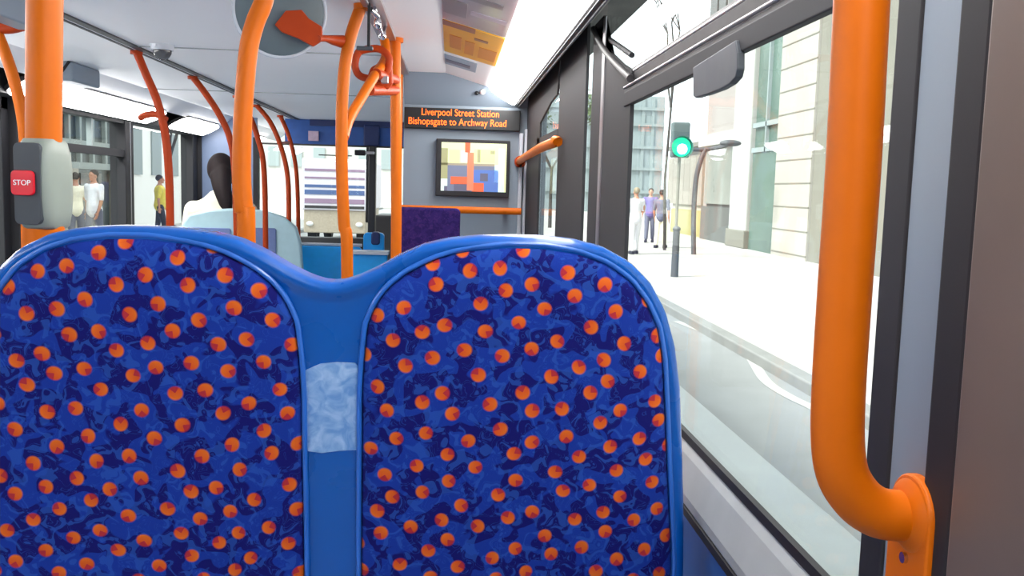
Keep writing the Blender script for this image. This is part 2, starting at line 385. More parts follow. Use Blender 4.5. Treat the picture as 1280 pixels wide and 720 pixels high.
# left wall ----------------------------------------------------------
ST('wall_left', MB().box((XL-.09, Y0, 0), (XL, 3.15, .93)).box((XL-.09, 4.72, 0), (XL, 7.80, .93)), M['sideblue'])
ST('trim_19', MB().box((XL-.09, 6.097, .93), (XL+.012, 6.246, 1.74)).box((XL-.09, 4.60, 0), (XL+.02, 4.72, 1.74)).box((XL-.09, 7.652, .93), (XL+.01, 7.80, 1.74))
   .box((XL-.09, 3.05, 0), (XL+.02, 3.16, 1.74)).box((XL-.09, 1.4, .93), (XL+.01, 1.52, 1.74)).box((XL-.09, -.2, .93), (XL+.01, -.1, 1.74)).box((XL-.09, Y0, .93), (XL+.01, -1.8, 1.74)), M['blackgloss'], bevel=.006)
ST('trim_20', MB().box((XL-.09, 6.175, .93), (XL+.014, 6.19, 1.72)).box((XL-.0, 4.66, .2), (XL+.024, 4.672, 1.72)), M['alu'])
w5 = window(5, 4.72, 6.097, XL-.05, 1.74, .93)
MB().box((XL-.05, 4.72, 1.49), (XL+.004, 6.097, 1.535)).box((XL-.05, 4.72, 1.70), (XL+.004, 6.097, 1.74)).box((XL-.05, 4.72, .93), (XL+.004, 6.097, .96)).build('window_frame', M['blackgloss'], w5)
MB().box((XL-.05, 5.62, 1.535), (XL-.02, 5.64, 1.70)).build('hopper_divider', M['mullion'], w5)
w6 = window(6, 6.246, 7.652, XL-.05, 1.74, .93)
MB().box((XL-.05, 6.246, 1.715), (XL+.004, 7.652, 1.74)).box((XL-.05, 6.246, .93), (XL+.004, 7.652, .96)).build('window_frame', M['black'], w6)
window(7, -1.8, -.2, XL-.05, 1.74, .93); window(8, -.1, 1.4, XL-.05, 1.74, .93); window(9, 1.52, 3.05, XL-.05, 1.74, .93)
d1 = ST('door_1', MB().box((XL-.05, 3.16, .1), (XL-.044, 4.60, 1.74)), M['glass'])
dm = MB()
for y in (3.16, 3.83, 3.90, 4.53): dm.box((XL-.06, y, .05), (XL-.02, y+.07, 1.74))
for z in (.05, 1.66): dm.box((XL-.06, 3.16, z), (XL-.02, 4.60, z+.08))
dm.build('door_frame', M['black'], d1, bevel=.004)
# rear wall, front bulkheads -----------------------------------------
ST('wall_rear', MB().box((XL-.09, Y0-.05, 0), (XR+.09, Y0, 1.93)), M['greyblue'])
bh = MB().box((-.235, 4.47, 0), (XR, 4.53, 1.90)).box((-.235, 4.53, 0), (-.19, 7.6, 1.90)).box((XR-.0, 4.47, 0), (XR+.09, 7.6, 1.9))
ST('wall_stairs', bh, M['greyblue'])
ST('trim_21', MB().box((.318, 4.44, .3), (.336, 4.47, 1.62)).box((.342, 4.44, .3), (XR, 4.47, 1.64)), M['greytrim'], bevel=.004)
ST('trim_22', MB().prism([(-.235, 4.47, 1.74), (-.235, 4.47, 1.88), (-.235, 4.36, 1.88)], (.60, 0, 0)), M['greyblue'])
pf = MB().box((XL, 7.80, 0), (AY(321, 240, 7.8).x, 7.84, 1.90)); ST('wall_front', pf, mat('deep_blue_grey_laminate', (112, 128, 158), .45, noise=.03))
ST('trim_23', MB().box((XL+.0, 7.775, .93), (AY(252, 240, 7.78).x, 7.80, 1.74)).box((AY(317, 240, 7.8).x, 7.78, .4), (AY(323, 240, 7.8).x, 7.86, 1.72)), M['black'])
hz0 = AY(420, 181, 7.8).z; hz1 = AY(420, 158, 7.8).z
ST('trim_24', MB().box((AY(356, 170, 7.8).x, 7.80, hz0), (-.235, 7.88, 1.9)), M['headblue'])
ST('trim_25', MB().box((AY(388, 160, 7.8).x, 7.77, hz1), (-.235, 7.80, 1.9)), M['navy'])
ST('trim_26', MB().box((-1.6, 7.79, hz0-.014), (-.235, 7.81, hz0)), M['frame'])
xs = AY(465, 230, 7.8).x
ST('trim_27', MB().box((xs-.03, 7.78, .3), (xs+.03, 7.88, hz0)), M['frame'], bevel=.01)
ST('trim_28', MB().box((xs-.07, 7.76, hz0), (xs+.06, 7.80, hz1+.02)), M['navy'], bevel=.01)
# front end of the bus: windscreen, dash, cab floor
ws = ST('window_10', MB().box((XL, 10.1, .78), (XR, 10.106, 1.95)), M['glass'])
wf = MB().box((XL-.09, 10.05, 0), (XR+.09, 10.2, .78)).box((XL-.09, 10.05, .9), (XL, 10.2, 1.95)).box((XR, 10.05, .9), (XR+.09, 10.2, 1.95)).box((-.93, 10.09, .95), (-.90, 10.13, 1.93))
wf.build('window_frame', M['blackgloss'], ws, bevel=.006)
MB().tube([(AY(440, 199, 9.98).x, 9.98, 1.66), (-1.42, 9.98, 1.66)], .006, 8).build('wiper_arm', M['frame'], ws)
d2 = ST('door_2', MB().box((XL-.03, 7.9, .1), (XL-.024, 10.05, 1.84)), M['glass'])
dm = MB()
for y in (7.88, 8.93, 9.0, 9.98): dm.box((XL-.06, y, .05), (XL-.01, y+.07, 1.88))
dm.box((XL-.06, 7.88, 1.84), (XL-.01, 10.05, 1.93)).build('door_frame', M['black'], d2)
# ================================================================== CEILING LIGHTS
def strip(xa, za, xb, zb, ya, yb, label):
    t = empty('ceiling_light', ((xa+xb)/2, (ya+yb)/2, (za+zb)/2), label, 'light', 'strip lights along the coves')
    A, B = Vector((xa, 0, za)), Vector((xb, 0, zb)); mid = (A+B)/2; hw = (B-A)/2; n = Vector((-(zb-za), 0, xb-xa)).normalized()
    if n.z > 0: n = -n
    out = []
    K = 9
    for k in range(K): a_ = PI*k/(K-1); out.append(mid + hw*math.cos(a_) + Vector((0, yb-.06 + .06*math.sin(a_), 0)))
    for k in range(K): a_ = PI + PI*k/(K-1); out.append(mid + hw*math.cos(a_) + Vector((0, ya+.06 + .06*math.sin(a_), 0)))
    MB().prism([p + n*.010 for p in out], -n*.016).build('diffuser', M['diff'], t, bevel=.004)
    c = sum(out, Vector())/len(out)
    def grow(p): 
        d = p - c; return c + Vector((d.x*1.06, d.y + math.copysign(.008, d.y), d.z*1.06))
    MB().prism([grow(p) - n*.006 for p in out], -n*.02).build('housing', M['frame'], t)
    return t
strip(.168, 1.826, .289, 1.752, -1.2, 4.44, 'long bright strip light above the right-hand windows')
strip(-1.885, 1.795, -2.025, 1.722, 4.35, 6.32, 'strip light above the left windows beside the first slim pole')
strip(-1.885, 1.795, -2.025, 1.722, 6.75, 7.7, 'short strip light at the front end of the left cove')
strip(-1.885, 1.795, -2.025, 1.722, 8.0, 9.6, 'strip light added above the front door to brighten the front ceiling')  # added lamp, mostly out of view, lifts the ceiling up front
strip(-1.885, 1.795, -2.025, 1.722, -1.2, 3.95, 'strip light over the middle doors behind the bell pole')
# ================================================================== FRONT SEAT PAIR (centre of the picture)
SY = 1.10
OUT_R = [(412, 354), (428, 353), (446, 347), (470, 336), (500, 319), (530, 306), (560, 299), (600, 295.5), (640, 295), (680, 296), (720, 300), (755, 309), (790, 328), (816, 354), (836, 390), (849, 435), (857, 490), (861, 560), (865, 640), (867, 720)]
PAD_R = [(448, 720), (449, 640), (450.5, 560), (451, 500), (454, 452), (459, 408), (467, 388), (477, 371), (490, 357), (508, 343), (525, 334), (544, 325), (566, 318), (590, 313), (633, 308.5), (680, 310), (723, 317), (759, 331), (788, 352), (809, 380), (824, 412), (831, 452), (836, 523), (840, 590), (845, 660), (849, 720)]
def loc2(px, py): p = AY(px, py, SY); return Vector((p.x, p.z))
SX = (loc2(412, 500).x)         # symmetry axis of the pair
SZ = .30
def side(pts): return [loc2(*p) - Vector((SX, 0)) for p in pts]
outR = side(OUT_R); outR[0].x = 0
padR = side(PAD_R)
seat = empty('double_seat', (SX, SY, SZ), 'nearest pair of blue moulded seats seen from behind, backs covered in orange dotted fabric', 'seat')
def S3(v, d, x0=0, recline=True):
    """v = (x, z) of the back plane at height z; d = offset toward the camera"""
    z = v[1]; y = SY + (1.29 - z)*.10 - d
    return Vector((SX + v[0], y, z))
def dome(name, outline, n, prof, m, parent, rings, center, sub=0, smooth=True):
    """concentric rings of a closed outline; prof(s) = offset toward the camera, s = 1 at the rim"""
    O = resample([Vector((p[0], p[1], 0)) for p in outline], n)
    bm = MB(); C = Vector((center[0], center[1], 0)); rr = []
    for s in rings:
        sc, d = (s if isinstance(s, tuple) else (s, prof(s)))
        if sc >= .6:
            # inset by distance instead of scale near the rim
            ins = (1 - sc)
            R = []
            for i in range(n):
                t = (O[(i+1) % n] - O[i-1]).normalized(); nn = Vector((-t.y, t.x, 0))
                if nn.dot(C - O[i]) < 0: nn = -nn
                R.append(O[i] + nn*ins)
        rr.append([bm.bm.verts.new(S3((p.x, p.y), d)) for p in R])
    for a_, b2 in zip(rr, rr[1:]):
        for i in range(n): bm.face([a_[i], a_[(i+1) % n], b2[(i+1) % n], b2[i]])
    ins = R; dl = d; last = rr[-1]
    for k in (.85, .65, .42, .2):
        cur = [bm.bm.verts.new(S3(((C + (p - C)*k).x, (C + (p - C)*k).y), dl)) for p in ins]
        for i in range(n): bm.face([last[i], last[(i+1) % n], cur[(i+1) % n], cur[i]])
        last = cur
    cv = bm.bm.verts.new(S3((C.x, C.y), dl))
    for i in range(n): bm.face([last[i], last[(i+1) % n], cv])
    bm.face(rr[0][::-1])
    o = bm.build(name, m, parent, smooth=smooth)
    return o
# the shell: outline of both seats, closed at cushion height
low = [(outR[-1].x + .004, .78), (outR[-1].x - .01, .72), (outR[-1].x - .05, .67), (outR[-1].x - .12, .64), (.10, .635)]
R = [(p.x, p.y) for p in outR] + low
Lft = [(-x, z) for x, z in R[::-1]][:-1]
shell_outline = R + [(0, .635)] + Lft
def rimprof(): return [(1.0, -.045), (1.0, -.012), (.9985, -.004), (.995, .001), (.990, .0025), (.984, .001), (.979, -.003), (.972, -.004)]
dome('backrest_shell', shell_outline, 260, None, M['shell'], seat, rimprof(), (0, .98))
# fabric pads on the back
padpts = [(p.x, p.y) for p in padR]
xa_, xb_ = padR[0].x, padR[-1].x; rc = .11
padpts += [(xb_ - rc + rc*math.cos(a_*PI/24), .80 - rc*math.sin(a_*PI/24)) for a_ in range(0, 13)]
padpts += [(xa_ + rc - rc*math.sin(a_*PI/24), .80 - rc*math.cos(a_*PI/24)) for a_ in range(0, 13)]
pc = (sum(p[0] for p in padpts)/len(padpts), .98)
PR = [(1.0, -.006), (1.0, -.001), (.9975, .003), (.994, .0055), (.988, .0080), (.978, .0105), (.962, .0125), (.935, .0140)]
dome('back_pad', padpts, 200, None, M['fabric'], seat, PR, pc)
padL = [(-x, z) for x, z in padpts]
dome('back_pad', padL, 200, None, M['fabric'], seat, PR, (-pc[0], .98))
# raised bead round each pad
for sg in (1, -1):
    O = resample([Vector((sg*x, z, 0)) for x, z in padpts], 160); P = []
    for i in range(160):
        t = (O[(i+1) % 160]-O[i-1]).normalized(); nn = Vector((-t.y, t.x, 0))
        if nn.dot(Vector((sg*pc[0], .98, 0))-O[i]) > 0: nn = -nn
        P.append(S3(((O[i]+nn*.004).x, (O[i]+nn*.004).y), .0))
    MB().tube(P, .0034, 10, closed=True).build('pad_bead', M['bead'], seat, smooth=True)
# window reflection on the shell between the pads, painted as a pale mottled patch
refl_m = bpy.data.materials.new('painted_pale_reflection'); refl_m.use_nodes = True
nn_ = refl_m.node_tree; bb = nn_.nodes['Principled BSDF']; tcn = nn_.nodes.new('ShaderNodeTexCoord'); nz = nn_.nodes.new('ShaderNodeTexNoise')
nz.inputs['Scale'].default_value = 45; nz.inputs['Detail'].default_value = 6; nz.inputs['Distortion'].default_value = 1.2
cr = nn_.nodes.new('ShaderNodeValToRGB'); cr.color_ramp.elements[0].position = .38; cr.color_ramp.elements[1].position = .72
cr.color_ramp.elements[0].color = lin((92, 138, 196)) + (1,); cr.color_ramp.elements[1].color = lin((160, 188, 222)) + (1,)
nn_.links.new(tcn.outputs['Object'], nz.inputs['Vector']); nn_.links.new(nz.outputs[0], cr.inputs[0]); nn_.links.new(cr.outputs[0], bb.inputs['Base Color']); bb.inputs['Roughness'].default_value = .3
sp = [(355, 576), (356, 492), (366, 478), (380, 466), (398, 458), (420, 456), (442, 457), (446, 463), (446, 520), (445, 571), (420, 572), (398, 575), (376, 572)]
MB().prism([S3(loc2(*p) - Vector((SX, 0)), -.0035) for p in sp], (0, -.0012, 0)).build('reflection_patch', refl_m, seat, label='pale blue patch painted as a window reflection')
# front of the pair, cushions, pedestal
for sg in (1, -1):
    fp = MB()
    O = resample([Vector((sg*x, z, 0)) for x, z in padpts], 80); rr = []
    C = Vector((sg*pc[0], .98, 0))
    for s_, d_ in ((1, .045), (1, .06), (.96, .075), (.85, .082), (.5, .085)):
        rr.append([fp.bm.verts.new(S3(((C+(o-C)*s_).x, (C+(o-C)*s_).y), -d_)) for o in O])
    for a_, b2 in zip(rr, rr[1:]):
        for i in range(80): fp.face([a_[i], a_[(i+1) % 80], b2[(i+1) % 80], b2[i]])
    fp.face(rr[-1]); fp.face(rr[0][::-1]); fp.build('front_pad', M['fabric'], seat, smooth=True)
    MB().box((SX+sg*.205-.155, SY+.12, .70), (SX+sg*.205+.155, SY+.54, .78)).build('seat_cushion', M['fabric'], seat, bevel=.03, bseg=4, smooth=True)
MB().box((SX-.36, SY+.08, .66), (SX+.36, SY+.54, .70)).build('seat_pan', M['shell'], seat, bevel=.012)
MB().box((SX-.30, SY+.2, .302), (SX-.22, SY+.45, .66)).box((SX+.18, SY+.2, .302), (SX+.26, SY+.45, .66)).box((SX-.32, SY+.15, .30), (SX+.28, SY+.5, .32)).build('pedestal', M['darkgrey'], seat, bevel=.01)
# ================================================================== HANDRAILS
def pole(name, px, Y, r, label, m=None, foot=.9, group=None, n=6, Ys=None):
    pts = [AY(x, y, (Ys[i] if Ys else Y)) for i, (x, y) in enumerate(px)]
    if foot is not None: e = pts[-1]; pts.append(Vector((e.x, e.y, foot)))
    if pts[0].z > ZC-.004:
        pts[0] = pts[0] + (pts[1]-pts[0]) * ((pts[0].z-(ZC-.004))/(pts[0].z-pts[1].z))
    t = empty(name, pts[-1], label, 'handrail', group)
    MB().tube(spline(pts, n), r, 24).build('tube', m or M['orange'], t, smooth=True)
    if abs(pts[0].z-ZC) < .02:
        MB().tube([pts[0]+Vector((0, 0, .003)), pts[0]-Vector((0, 0, .012))], r*1.5, 20).build('ceiling_flange', m or M['orange'], t, smooth=True)
    return t
p1 = pole('handrail_pole', [(57, -90), (56, -20), (55, 100), (54.5, 200), (54, 300)], 1.27, .0225, 'thick orange pole at far left carrying the red STOP button box', foot=.30)
MB().tube([AY(54.5, 276, 1.27), AY(54.5, 345, 1.27)], .0258, 24).build('pole_sleeve', M['orange'], p1, smooth=True)
# bell box on it: rounded sleeve
bc = AY(57, 228, 1.27); zt, zb = AY(50, 174, 1.27).z, AY(50, 285, 1.27).z
rot = Matrix.Rotation(math.radians(-8), 3, 'Z')
bb_ = MB(); rows = []
for z, wx, wy in ((zt, .019, .026), (zt-.004, .0215, .029), (zt-.02, .0245, .033), ((zt+zb)/2+.02, .0255, .035), ((zt+zb)/2-.02, .0255, .035), (zb+.02, .0245, .033), (zb+.004, .0225, .030), (zb, .0195, .026)):
    ring = []
    for k in range(32):
        a_ = 2*PI*k/32; e = .55
        x = wx*math.copysign(abs(math.cos(a_))**e, math.cos(a_)); y = wy*math.copysign(abs(math.sin(a_))**e, math.sin(a_))
        ring.append(bb_.bm.verts.new(Vector((bc.x, bc.y, z)) + rot @ Vector((x, y, 0))))
    rows.append(ring)
for a_, b2 in zip(rows, rows[1:]):
    for k in range(32):
        bb_.mi = 0
        bb_.face([a_[k], a_[(k+1) % 32], b2[(k+1) % 32], b2[k]])
bb_.face(rows[0]); bb_.face(rows[-1][::-1])
bell = bb_.build('bell_box', M['sage'], p1, smooth=True, label='grey rounded bell push box')
fn = rot @ Vector((0, -1, 0)); fx = rot @ Vector((1, 0, 0)); up = Vector((0, 0, 1))
def fpan(cx, cz, w, h, d0, d1, name, m, rad, par):
    C = Vector((bc.x, bc.y, 0)) + fx*cx; pts = []
    for qx, qz, a0 in ((1, 1, 0), (-1, 1, 90), (-1, -1, 180), (1, -1, 270)):
        for k in range(6):
            a_ = math.radians(a0 + k*18); pts.append(C + fx*(qx*(w-rad)+rad*math.cos(a_)) + up*(cz + qz*(h-rad)+rad*math.sin(a_)) + fn*d0)
    return MB().prism(pts, fn*(d1-d0)).build(name, m, par, bevel=.0012)
fpan(-.0035, (zt+zb)/2, .0180, (zt-zb)/2-.006, .028, .0360, 'face_plate', M['darkgrey'], .008, p1)
zc_ = AY(34, 229, 1.19).z
btn = fpan(-.0075, zc_, .0155, .0160, .0360, .0405, 'stop_button', M['red'], .006, p1)
Mt = Matrix(((fx.x, 0, fn.x, 0), (fx.y, 0, fn.y, 0), (0, 1, 0, 0), (0, 0, 0, 1))).to_4x4()
Mt.translation = Vector((bc.x, bc.y, zc_)) + fx*(-.0075) + fn*.0407
text('stop', 'STOP', M['white'], p1, 'stop_lettering', .0098, Mt)
pole('handrail_pole', [(336, -40), (330, 0), (319, 28), (311, 60), (306, 110), (303, 160), (302, 220), (305, 265), (308, 310)], 2.0, .0195,
     'thick orange pole bending at the top between the round mirror and the left windows', foot=.3)
p3 = pole('handrail_pole', [(466, -45), (458, -12), (449, 14), (440, 40), (433, 70), (429, 105), (427, 150), (427.5, 220), (430, 280), (434, 345)], 2.8, .0180,
     'orange pole rising from the dip between the seat backs, carrying the round mirror', foot=0)
p4 = pole('handrail_pole', [(494, 40), (494.5, 120), (495, 200), (495, 330)], 3.4, .0195, 'straight orange pole just left of the screen wall, in front of the wall rail', foot=.0)
ys = [3.99, 4.87, 5.70, 6.51, 7.43]
paths = [[(170, 63), (182, 92), (196, 125), (206, 165), (211, 215), (213, 292)],
         [(240, 95), (257, 117), (274, 143), (287, 172), (293, 210), (296, 300)],
         [(296, 120), (311, 143), (323, 175), (330, 212), (332, 300)],
         [(320, 131), (338, 153), (352, 186), (360, 225), (361, 284)],
         [(350, 144), (361, 170), (369, 203), (372, 240), (373, 300)]]
labs = ['slim orange pole leaning from the ceiling, nearest of the five along the left seats',
        'second nearest of the five slim curved poles, its foot hidden by a thicker pole',
        'slim dark orange pole directly right of the thick bending pole, third of five',
        'slim dark orange pole standing on the pale teal seat back, fourth of the five',
        'slim dark orange pole farthest of the five, beside the front windscreen']
for i in range(5):
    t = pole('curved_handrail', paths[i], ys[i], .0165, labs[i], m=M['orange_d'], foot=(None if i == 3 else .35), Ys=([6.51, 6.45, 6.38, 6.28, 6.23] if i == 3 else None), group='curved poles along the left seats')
    if i == 0:
        MB().tube(spline([AY(208, 150, 3.99), AY(195, 143, 4.0), AY(182, 144, 4.02), AY(176, 147, 4.05)], 4), .014, 14).build('side_arm', M['orange_d'], t, smooth=True)
        MB().tube([AY(212, 282, 3.99), AY(213, 300, 3.99)], .027, 20).build('foot_clamp', M['darkgrey'], t, smooth=True)
    if i == 3:
        MB().tube([AY(350, 179, 6.40), AY(361, 178, 7.3)], .010, 12).build('cross_arm', M['orange_d'], t, smooth=True)
# rail at the stairs wall
t = empty('wall_rail', (-.25, 4.38, .3), 'orange rail under the television with an upright at its left end', 'handrail')
zr = AY(560, 262, 4.38).z
MB().tube([(-.255, 4.38, zr), (.33, 4.38, zr)], .0165, 18).build('rail', M['orange'], t, smooth=True)
MB().tube([(-.255, 4.38, .3), (-.255, 4.38, ZC-.003)], .0175, 18).build('upright', M['orange'], t, smooth=True)
MB().ell((-.255, 4.38, zr), .026).build('joint', M['orange'], t, smooth=True)
MB().tube([(.26, 4.38, zr), (.26, 4.47, zr)], .012, 12).build('bracket', M['orange'], t, smooth=True)
# short rail on the right-hand pillar
t = empty('grab_rail', (.3, 3.2, 1.5), 'short orange grab rail slanting from the screen wall to the black window pillar', 'handrail')
MB().tube(spline([Vector((XR-.03, 3.0, 1.512)), AX(697, 177, .335), AX(688, 180, .322), AX(672, 187, .318), AX(651, 200, .318), Vector((.325, 4.465, AX(651, 200, .318).z-.004))], 6), .0165, 18).build('rail', M['orange'], t, smooth=True)
MB().tube([(.325, 4.44, AX(651, 200, .318).z-.004), (.325, 4.47, AX(651, 200, .318).z-.004)], .028, 18).build('wall_flange', M['orange_d'], t, smooth=True)
# big near handrail
t = empty('window_handrail', (.36, .72, 1.05), 'large orange tubular handrail curving in to a bolted foot beside the near window', 'handrail')
HY = AX(1135, 650, .3455).y; hr = .0212*HY/.722; yp0, yp1 = AX(1161, 660, .3455).y, AX(1109, 660, .3455).y; pw_ = (yp1-yp0)/2; HY2 = (yp0+yp1)/2
hp = [Vector((.352, HY, 1.84)), Vector((.325, HY, 1.835)), Vector((.295, HY, 1.79)), AY(1080, -60, HY), AY(1077, 0, HY), AY(1067, 200, HY), AY(1056, 360, HY), AY(1048.5, 480, HY), AY(1047, 550, HY), AY(1053, 592, HY), AY(1071, 622, HY), AY(1094, 639, HY), AY(1118, 644, HY)]
hp.append(Vector((.352, HY, hp[-1].z)))
MB().tube(spline(hp, 8), hr, 32).build('tube', M['orange'], t, smooth=True)
pz = hp[-1].z; pp = []
for k in range(17):
    a_ = PI*k/16; pp.append((.3455, HY2+pw_*math.cos(a_), pz + .001 + pw_*math.sin(a_)))
for k in range(17):
    a_ = PI+PI*k/16; pp.append((.3455, HY2+pw_*math.cos(a_), pz-.075 + pw_*math.sin(a_)))
fl = MB().prism(pp, (.0105, 0, 0)).build('foot_plate', M['orange'], t, bevel=.003)
MB().tube([(.339, HY2, pz), (.347, HY2, pz)], [hr*1.08, pw_*.97], 28).build('collar', M['orange'], t, smooth=True)
MB().tube([(.3425, AX(1132, 697, .3455).y, AX(1132, 697, .3455).z), (.347, AX(1132, 697, .3455).y, AX(1132, 697, .3455).z)], .0042, 16).build('bolt', M['chrome'], t, smooth=True)
# left middle-door rail
t = empty('door_handrail', Vector((AY(34, 300, 3.1).x, 3.1, .0)), 'orange rail with a forked top behind the bell pole by the middle doors', 'handrail')
MB().tube(spline([AY(-30, 30, 3.1), AY(-8, 34, 3.1), AY(14, 35, 3.1), AY(40, 28, 3.1)], 5), .018, 16).build('top_bar', M['orange_d'], t, smooth=True)
MB().tube(spline([AY(-6, 36, 3.1), AY(4, 60, 3.1), AY(16, 95, 3.1), AY(27, 140, 3.1), AY(32, 190, 3.1), AY(34, 300, 3.1), Vector((AY(34, 300, 3.1).x, 3.1, .0))] , 5), .018, 16).build('upright', M['orange'], t, smooth=True)
# loop of rails at the stair foot
t = empty('rail_loop', AZ(478, 60, ZC-.02), 'orange looped grab rail below the ceiling between the mirror pole and the straight pole', 'handrail')
Yl = 3.2
lp_ = [(449, 64), (462, 61), (476, 62), (486, 72), (484, 88), (474, 97), (460, 98), (449, 94), (444, 84), (445, 72)]
pts = [AY(x, y, Yl) for x, y in lp_]; pts2 = spline(pts + [pts[0]], 5)[:-1]
MB().tube(pts2, .0125, 14, closed=True).build('loop', M['orange_d'], t, smooth=True)
MB().tube(spline([AY(429, 172, 2.82), AY(436, 150, 2.9), AY(452, 122, 3.0), AY(468, 95, 3.1), AY(482, 72, 3.3), Vector((AZ(487, 60, ZC).x, 3.35, ZC-.004))], 6), .0165, 18).build('diagonal_rail', M['orange'], t, smooth=True)
MB().tube([AY(462, 113, 3.1), AY(495, 113, 3.4)], .0175, 14).tube([AY(470, 92, 3.1), AY(495, 100, 3.4)], .0175, 14).build('cross_bar', M['orange_d'], t, smooth=True)
MB().box(AY(481, 100, 3.15)-Vector((.012, .01, .012)), AY(481, 100, 3.15)+Vector((.012, .01, .012))).build('clamp', M['alu'], t, bevel=.003)
MB().prism([AY(x, y, 3.22) for x, y in ((463, 84), (481, 74), (490, 82), (491, 104), (484, 112), (468, 108), (458, 98))], (0, .03, 0)).build('junction_plate', M['orange_d'], t, bevel=.008)
# hanging strap and chrome hanger
t = empty('hanging_strap', AZ(462, 10, ZC), 'dark hanging strap on a chrome hanger beside the mirror pole', 'strap')
a1, a2 = AY(461.5, 14, 2.72), AY(461, 58, 2.72)
MB().box(a2+Vector((-.004, -.012, 0)), (a1.x+.004, a1.y+.012, ZC-.004)).build('strap', M['black'], t)
MB().box(a2+Vector((-.035, -.006, -.012)), a2+Vector((.012, .006, .0))).build('grip', M['darkgrey'], t, bevel=.003)
MB().tube([AY(463, 12, 2.72), AY(472, 20, 2.76)], .008, 12).ell(AY(472, 29, 2.8), (.012, .012, .018)).ell(AY(478, 44, 3.0), (.013, .013, .016)).tube([AY(468, 10, 2.75), AY(478, 44, 3.0), Vector((AY(480, 40, 3.0).x, 3.1, ZC-.003))], .006, 10).build('hanger', M['chrome'], t, smooth=True)
# ================================================================== ROUND MIRROR
mc = AY(350, 13, 2.72)
t = empty('convex_mirror', mc, 'large round safety mirror seen from behind with an orange mounting plate', 'mirror')
nrm = (CAM - mc).normalized(); nrm = (nrm + Vector((.05, 0, .0))).normalized()
sx = Vector((0, 0, 1)).cross(nrm).normalized(); sz = nrm.cross(sx)
RM = .127
def disc(mb, prof, seg=48):
    rows = []
    for r_, d_ in prof: rows.append([mb.bm.verts.new(mc + (sx*math.cos(2*PI*k/seg) + sz*math.sin(2*PI*k/seg)*1.02)*r_ + nrm*d_) for k in range(seg)])
    for a_, b2 in zip(rows, rows[1:]):
        for k in range(seg): mb.face([a_[k], a_[(k+1) % seg], b2[(k+1) % seg], b2[k]])
    mb.face(rows[0][::-1]); mb.face(rows[-1]); return mb
disc(MB(), [(RM*.98, -.012), (RM*.99, 0), (RM*.93, .006), (RM*.6, .010), (RM*.2, .012)]).build('back', M['mirrorback'], t, smooth=True)
disc(MB(), [(RM*.2, -.034), (RM*.6, -.028), (RM*.93, -.016), (RM*.97, -.010)]).build('mirror_glass', M['chrome'], t, smooth=True)
MB().tube([mc + (sx*math.cos(2*PI*k/64) + sz*math.sin(2*PI*k/64)*1.02)*RM for k in range(64)], .0052, 10, closed=True).build('rim', M['greytrim'], t, smooth=True)
pl = [(357, 13), (377, 12), (386, 23), (402, 33), (403, 50), (391, 58), (373, 48), (352, 40), (343, 31)]
MB().prism([AY(x, y, 2.69) for x, y in pl], (0, .014, 0)).build('mounting_plate', M['orange_d'], t, bevel=.003, label='orange mounting plate')
MB().tube([AY(398, 48, 2.69), AY(407, 48, 2.72), AY(416, 50, 2.77), AY(428, 52, 2.80)], [.009, .009, .014, .019], 16).build('arm', M['orange_d'], t, smooth=True)
# ================================================================== SCREEN WALL
t = empty('information_display', (.03, 4.45, AY(575, 147, 4.45).z), 'black dot matrix display with two lines of orange text on the wall', 'sign')
dz0, dz1 = AY(575, 162, 4.44).z, AY(575, 136, 4.44).z
MB().box((-.232, 4.43, dz0), (.318, 4.47, dz1)).build('housing', mat('display_black', (14, 16, 20), .4), t, bevel=.003)
def lm(px, py): 
    q = AY(px, py, 4.427); m4 = Matrix(((1, 0, 0, q.x), (0, 0, 1, q.y), (0, 1, 0, q.z), (0, 0, 0, 1))); return m4
def fit(body, x0, x1, py, name):
    o = text('x', body, M['led'], t, name, .046, lm((x0+x1)/2, py), .0006)
    xs_ = [v.co.x for v in o.data.vertices]; wd = max(xs_)-min(xs_); want = (x1-x0)/F*4.427; cxx = (max(xs_)+min(xs_))/2
    for v in o.data.vertices: v.co.x = cxx + (v.co.x-cxx)*want/wd
fit('Liverpool Street Station', 528, 623, 141.5, 'text_line'); fit('Bishopsgate to Archway Road', 512, 632, 153, 'text_line')
t = empty('television', (.1, 4.45, 1.45), 'small black framed monitor showing the camera view inside the bus', 'screen')
a0, a1 = AY(545.5, 173, 4.42), AY(636, 247, 4.42)
MB().box((a0.x, 4.42, a1.z), (a1.x, 4.465, a0.z)).build('frame', M['blackgloss'], t, bevel=.004)
scr_cols = [(210, 215, 165), (150, 150, 110), (205, 220, 150), (214, 120, 90), (200, 215, 210), (105, 112, 135), (80, 110, 175), (215, 95, 60), (195, 235, 250), (90, 90, 110), (150, 140, 120)]
sm = [mat('screen_colour', c, .5, emit=.8) for c in scr_cols]
scm = MB(); b0, b1 = AY(552, 177.5, 4.42), AY(632, 240.5, 4.42)
def sr(x0, y0, x1, y1, ci, lay):    # fractions of the screen
    X = lambda u: b0.x + (b1.x-b0.x)*u; Z_ = lambda v: b0.z + (b1.z-b0.z)*v
    scm.mi = ci; y = 4.4195 - lay*.0003
    vs_ = [scm.bm.verts.new((X(u), y, Z_(v))) for u, v in ((x0, y0), (x1, y0), (x1, y1), (x0, y1))]; scm.face(vs_)
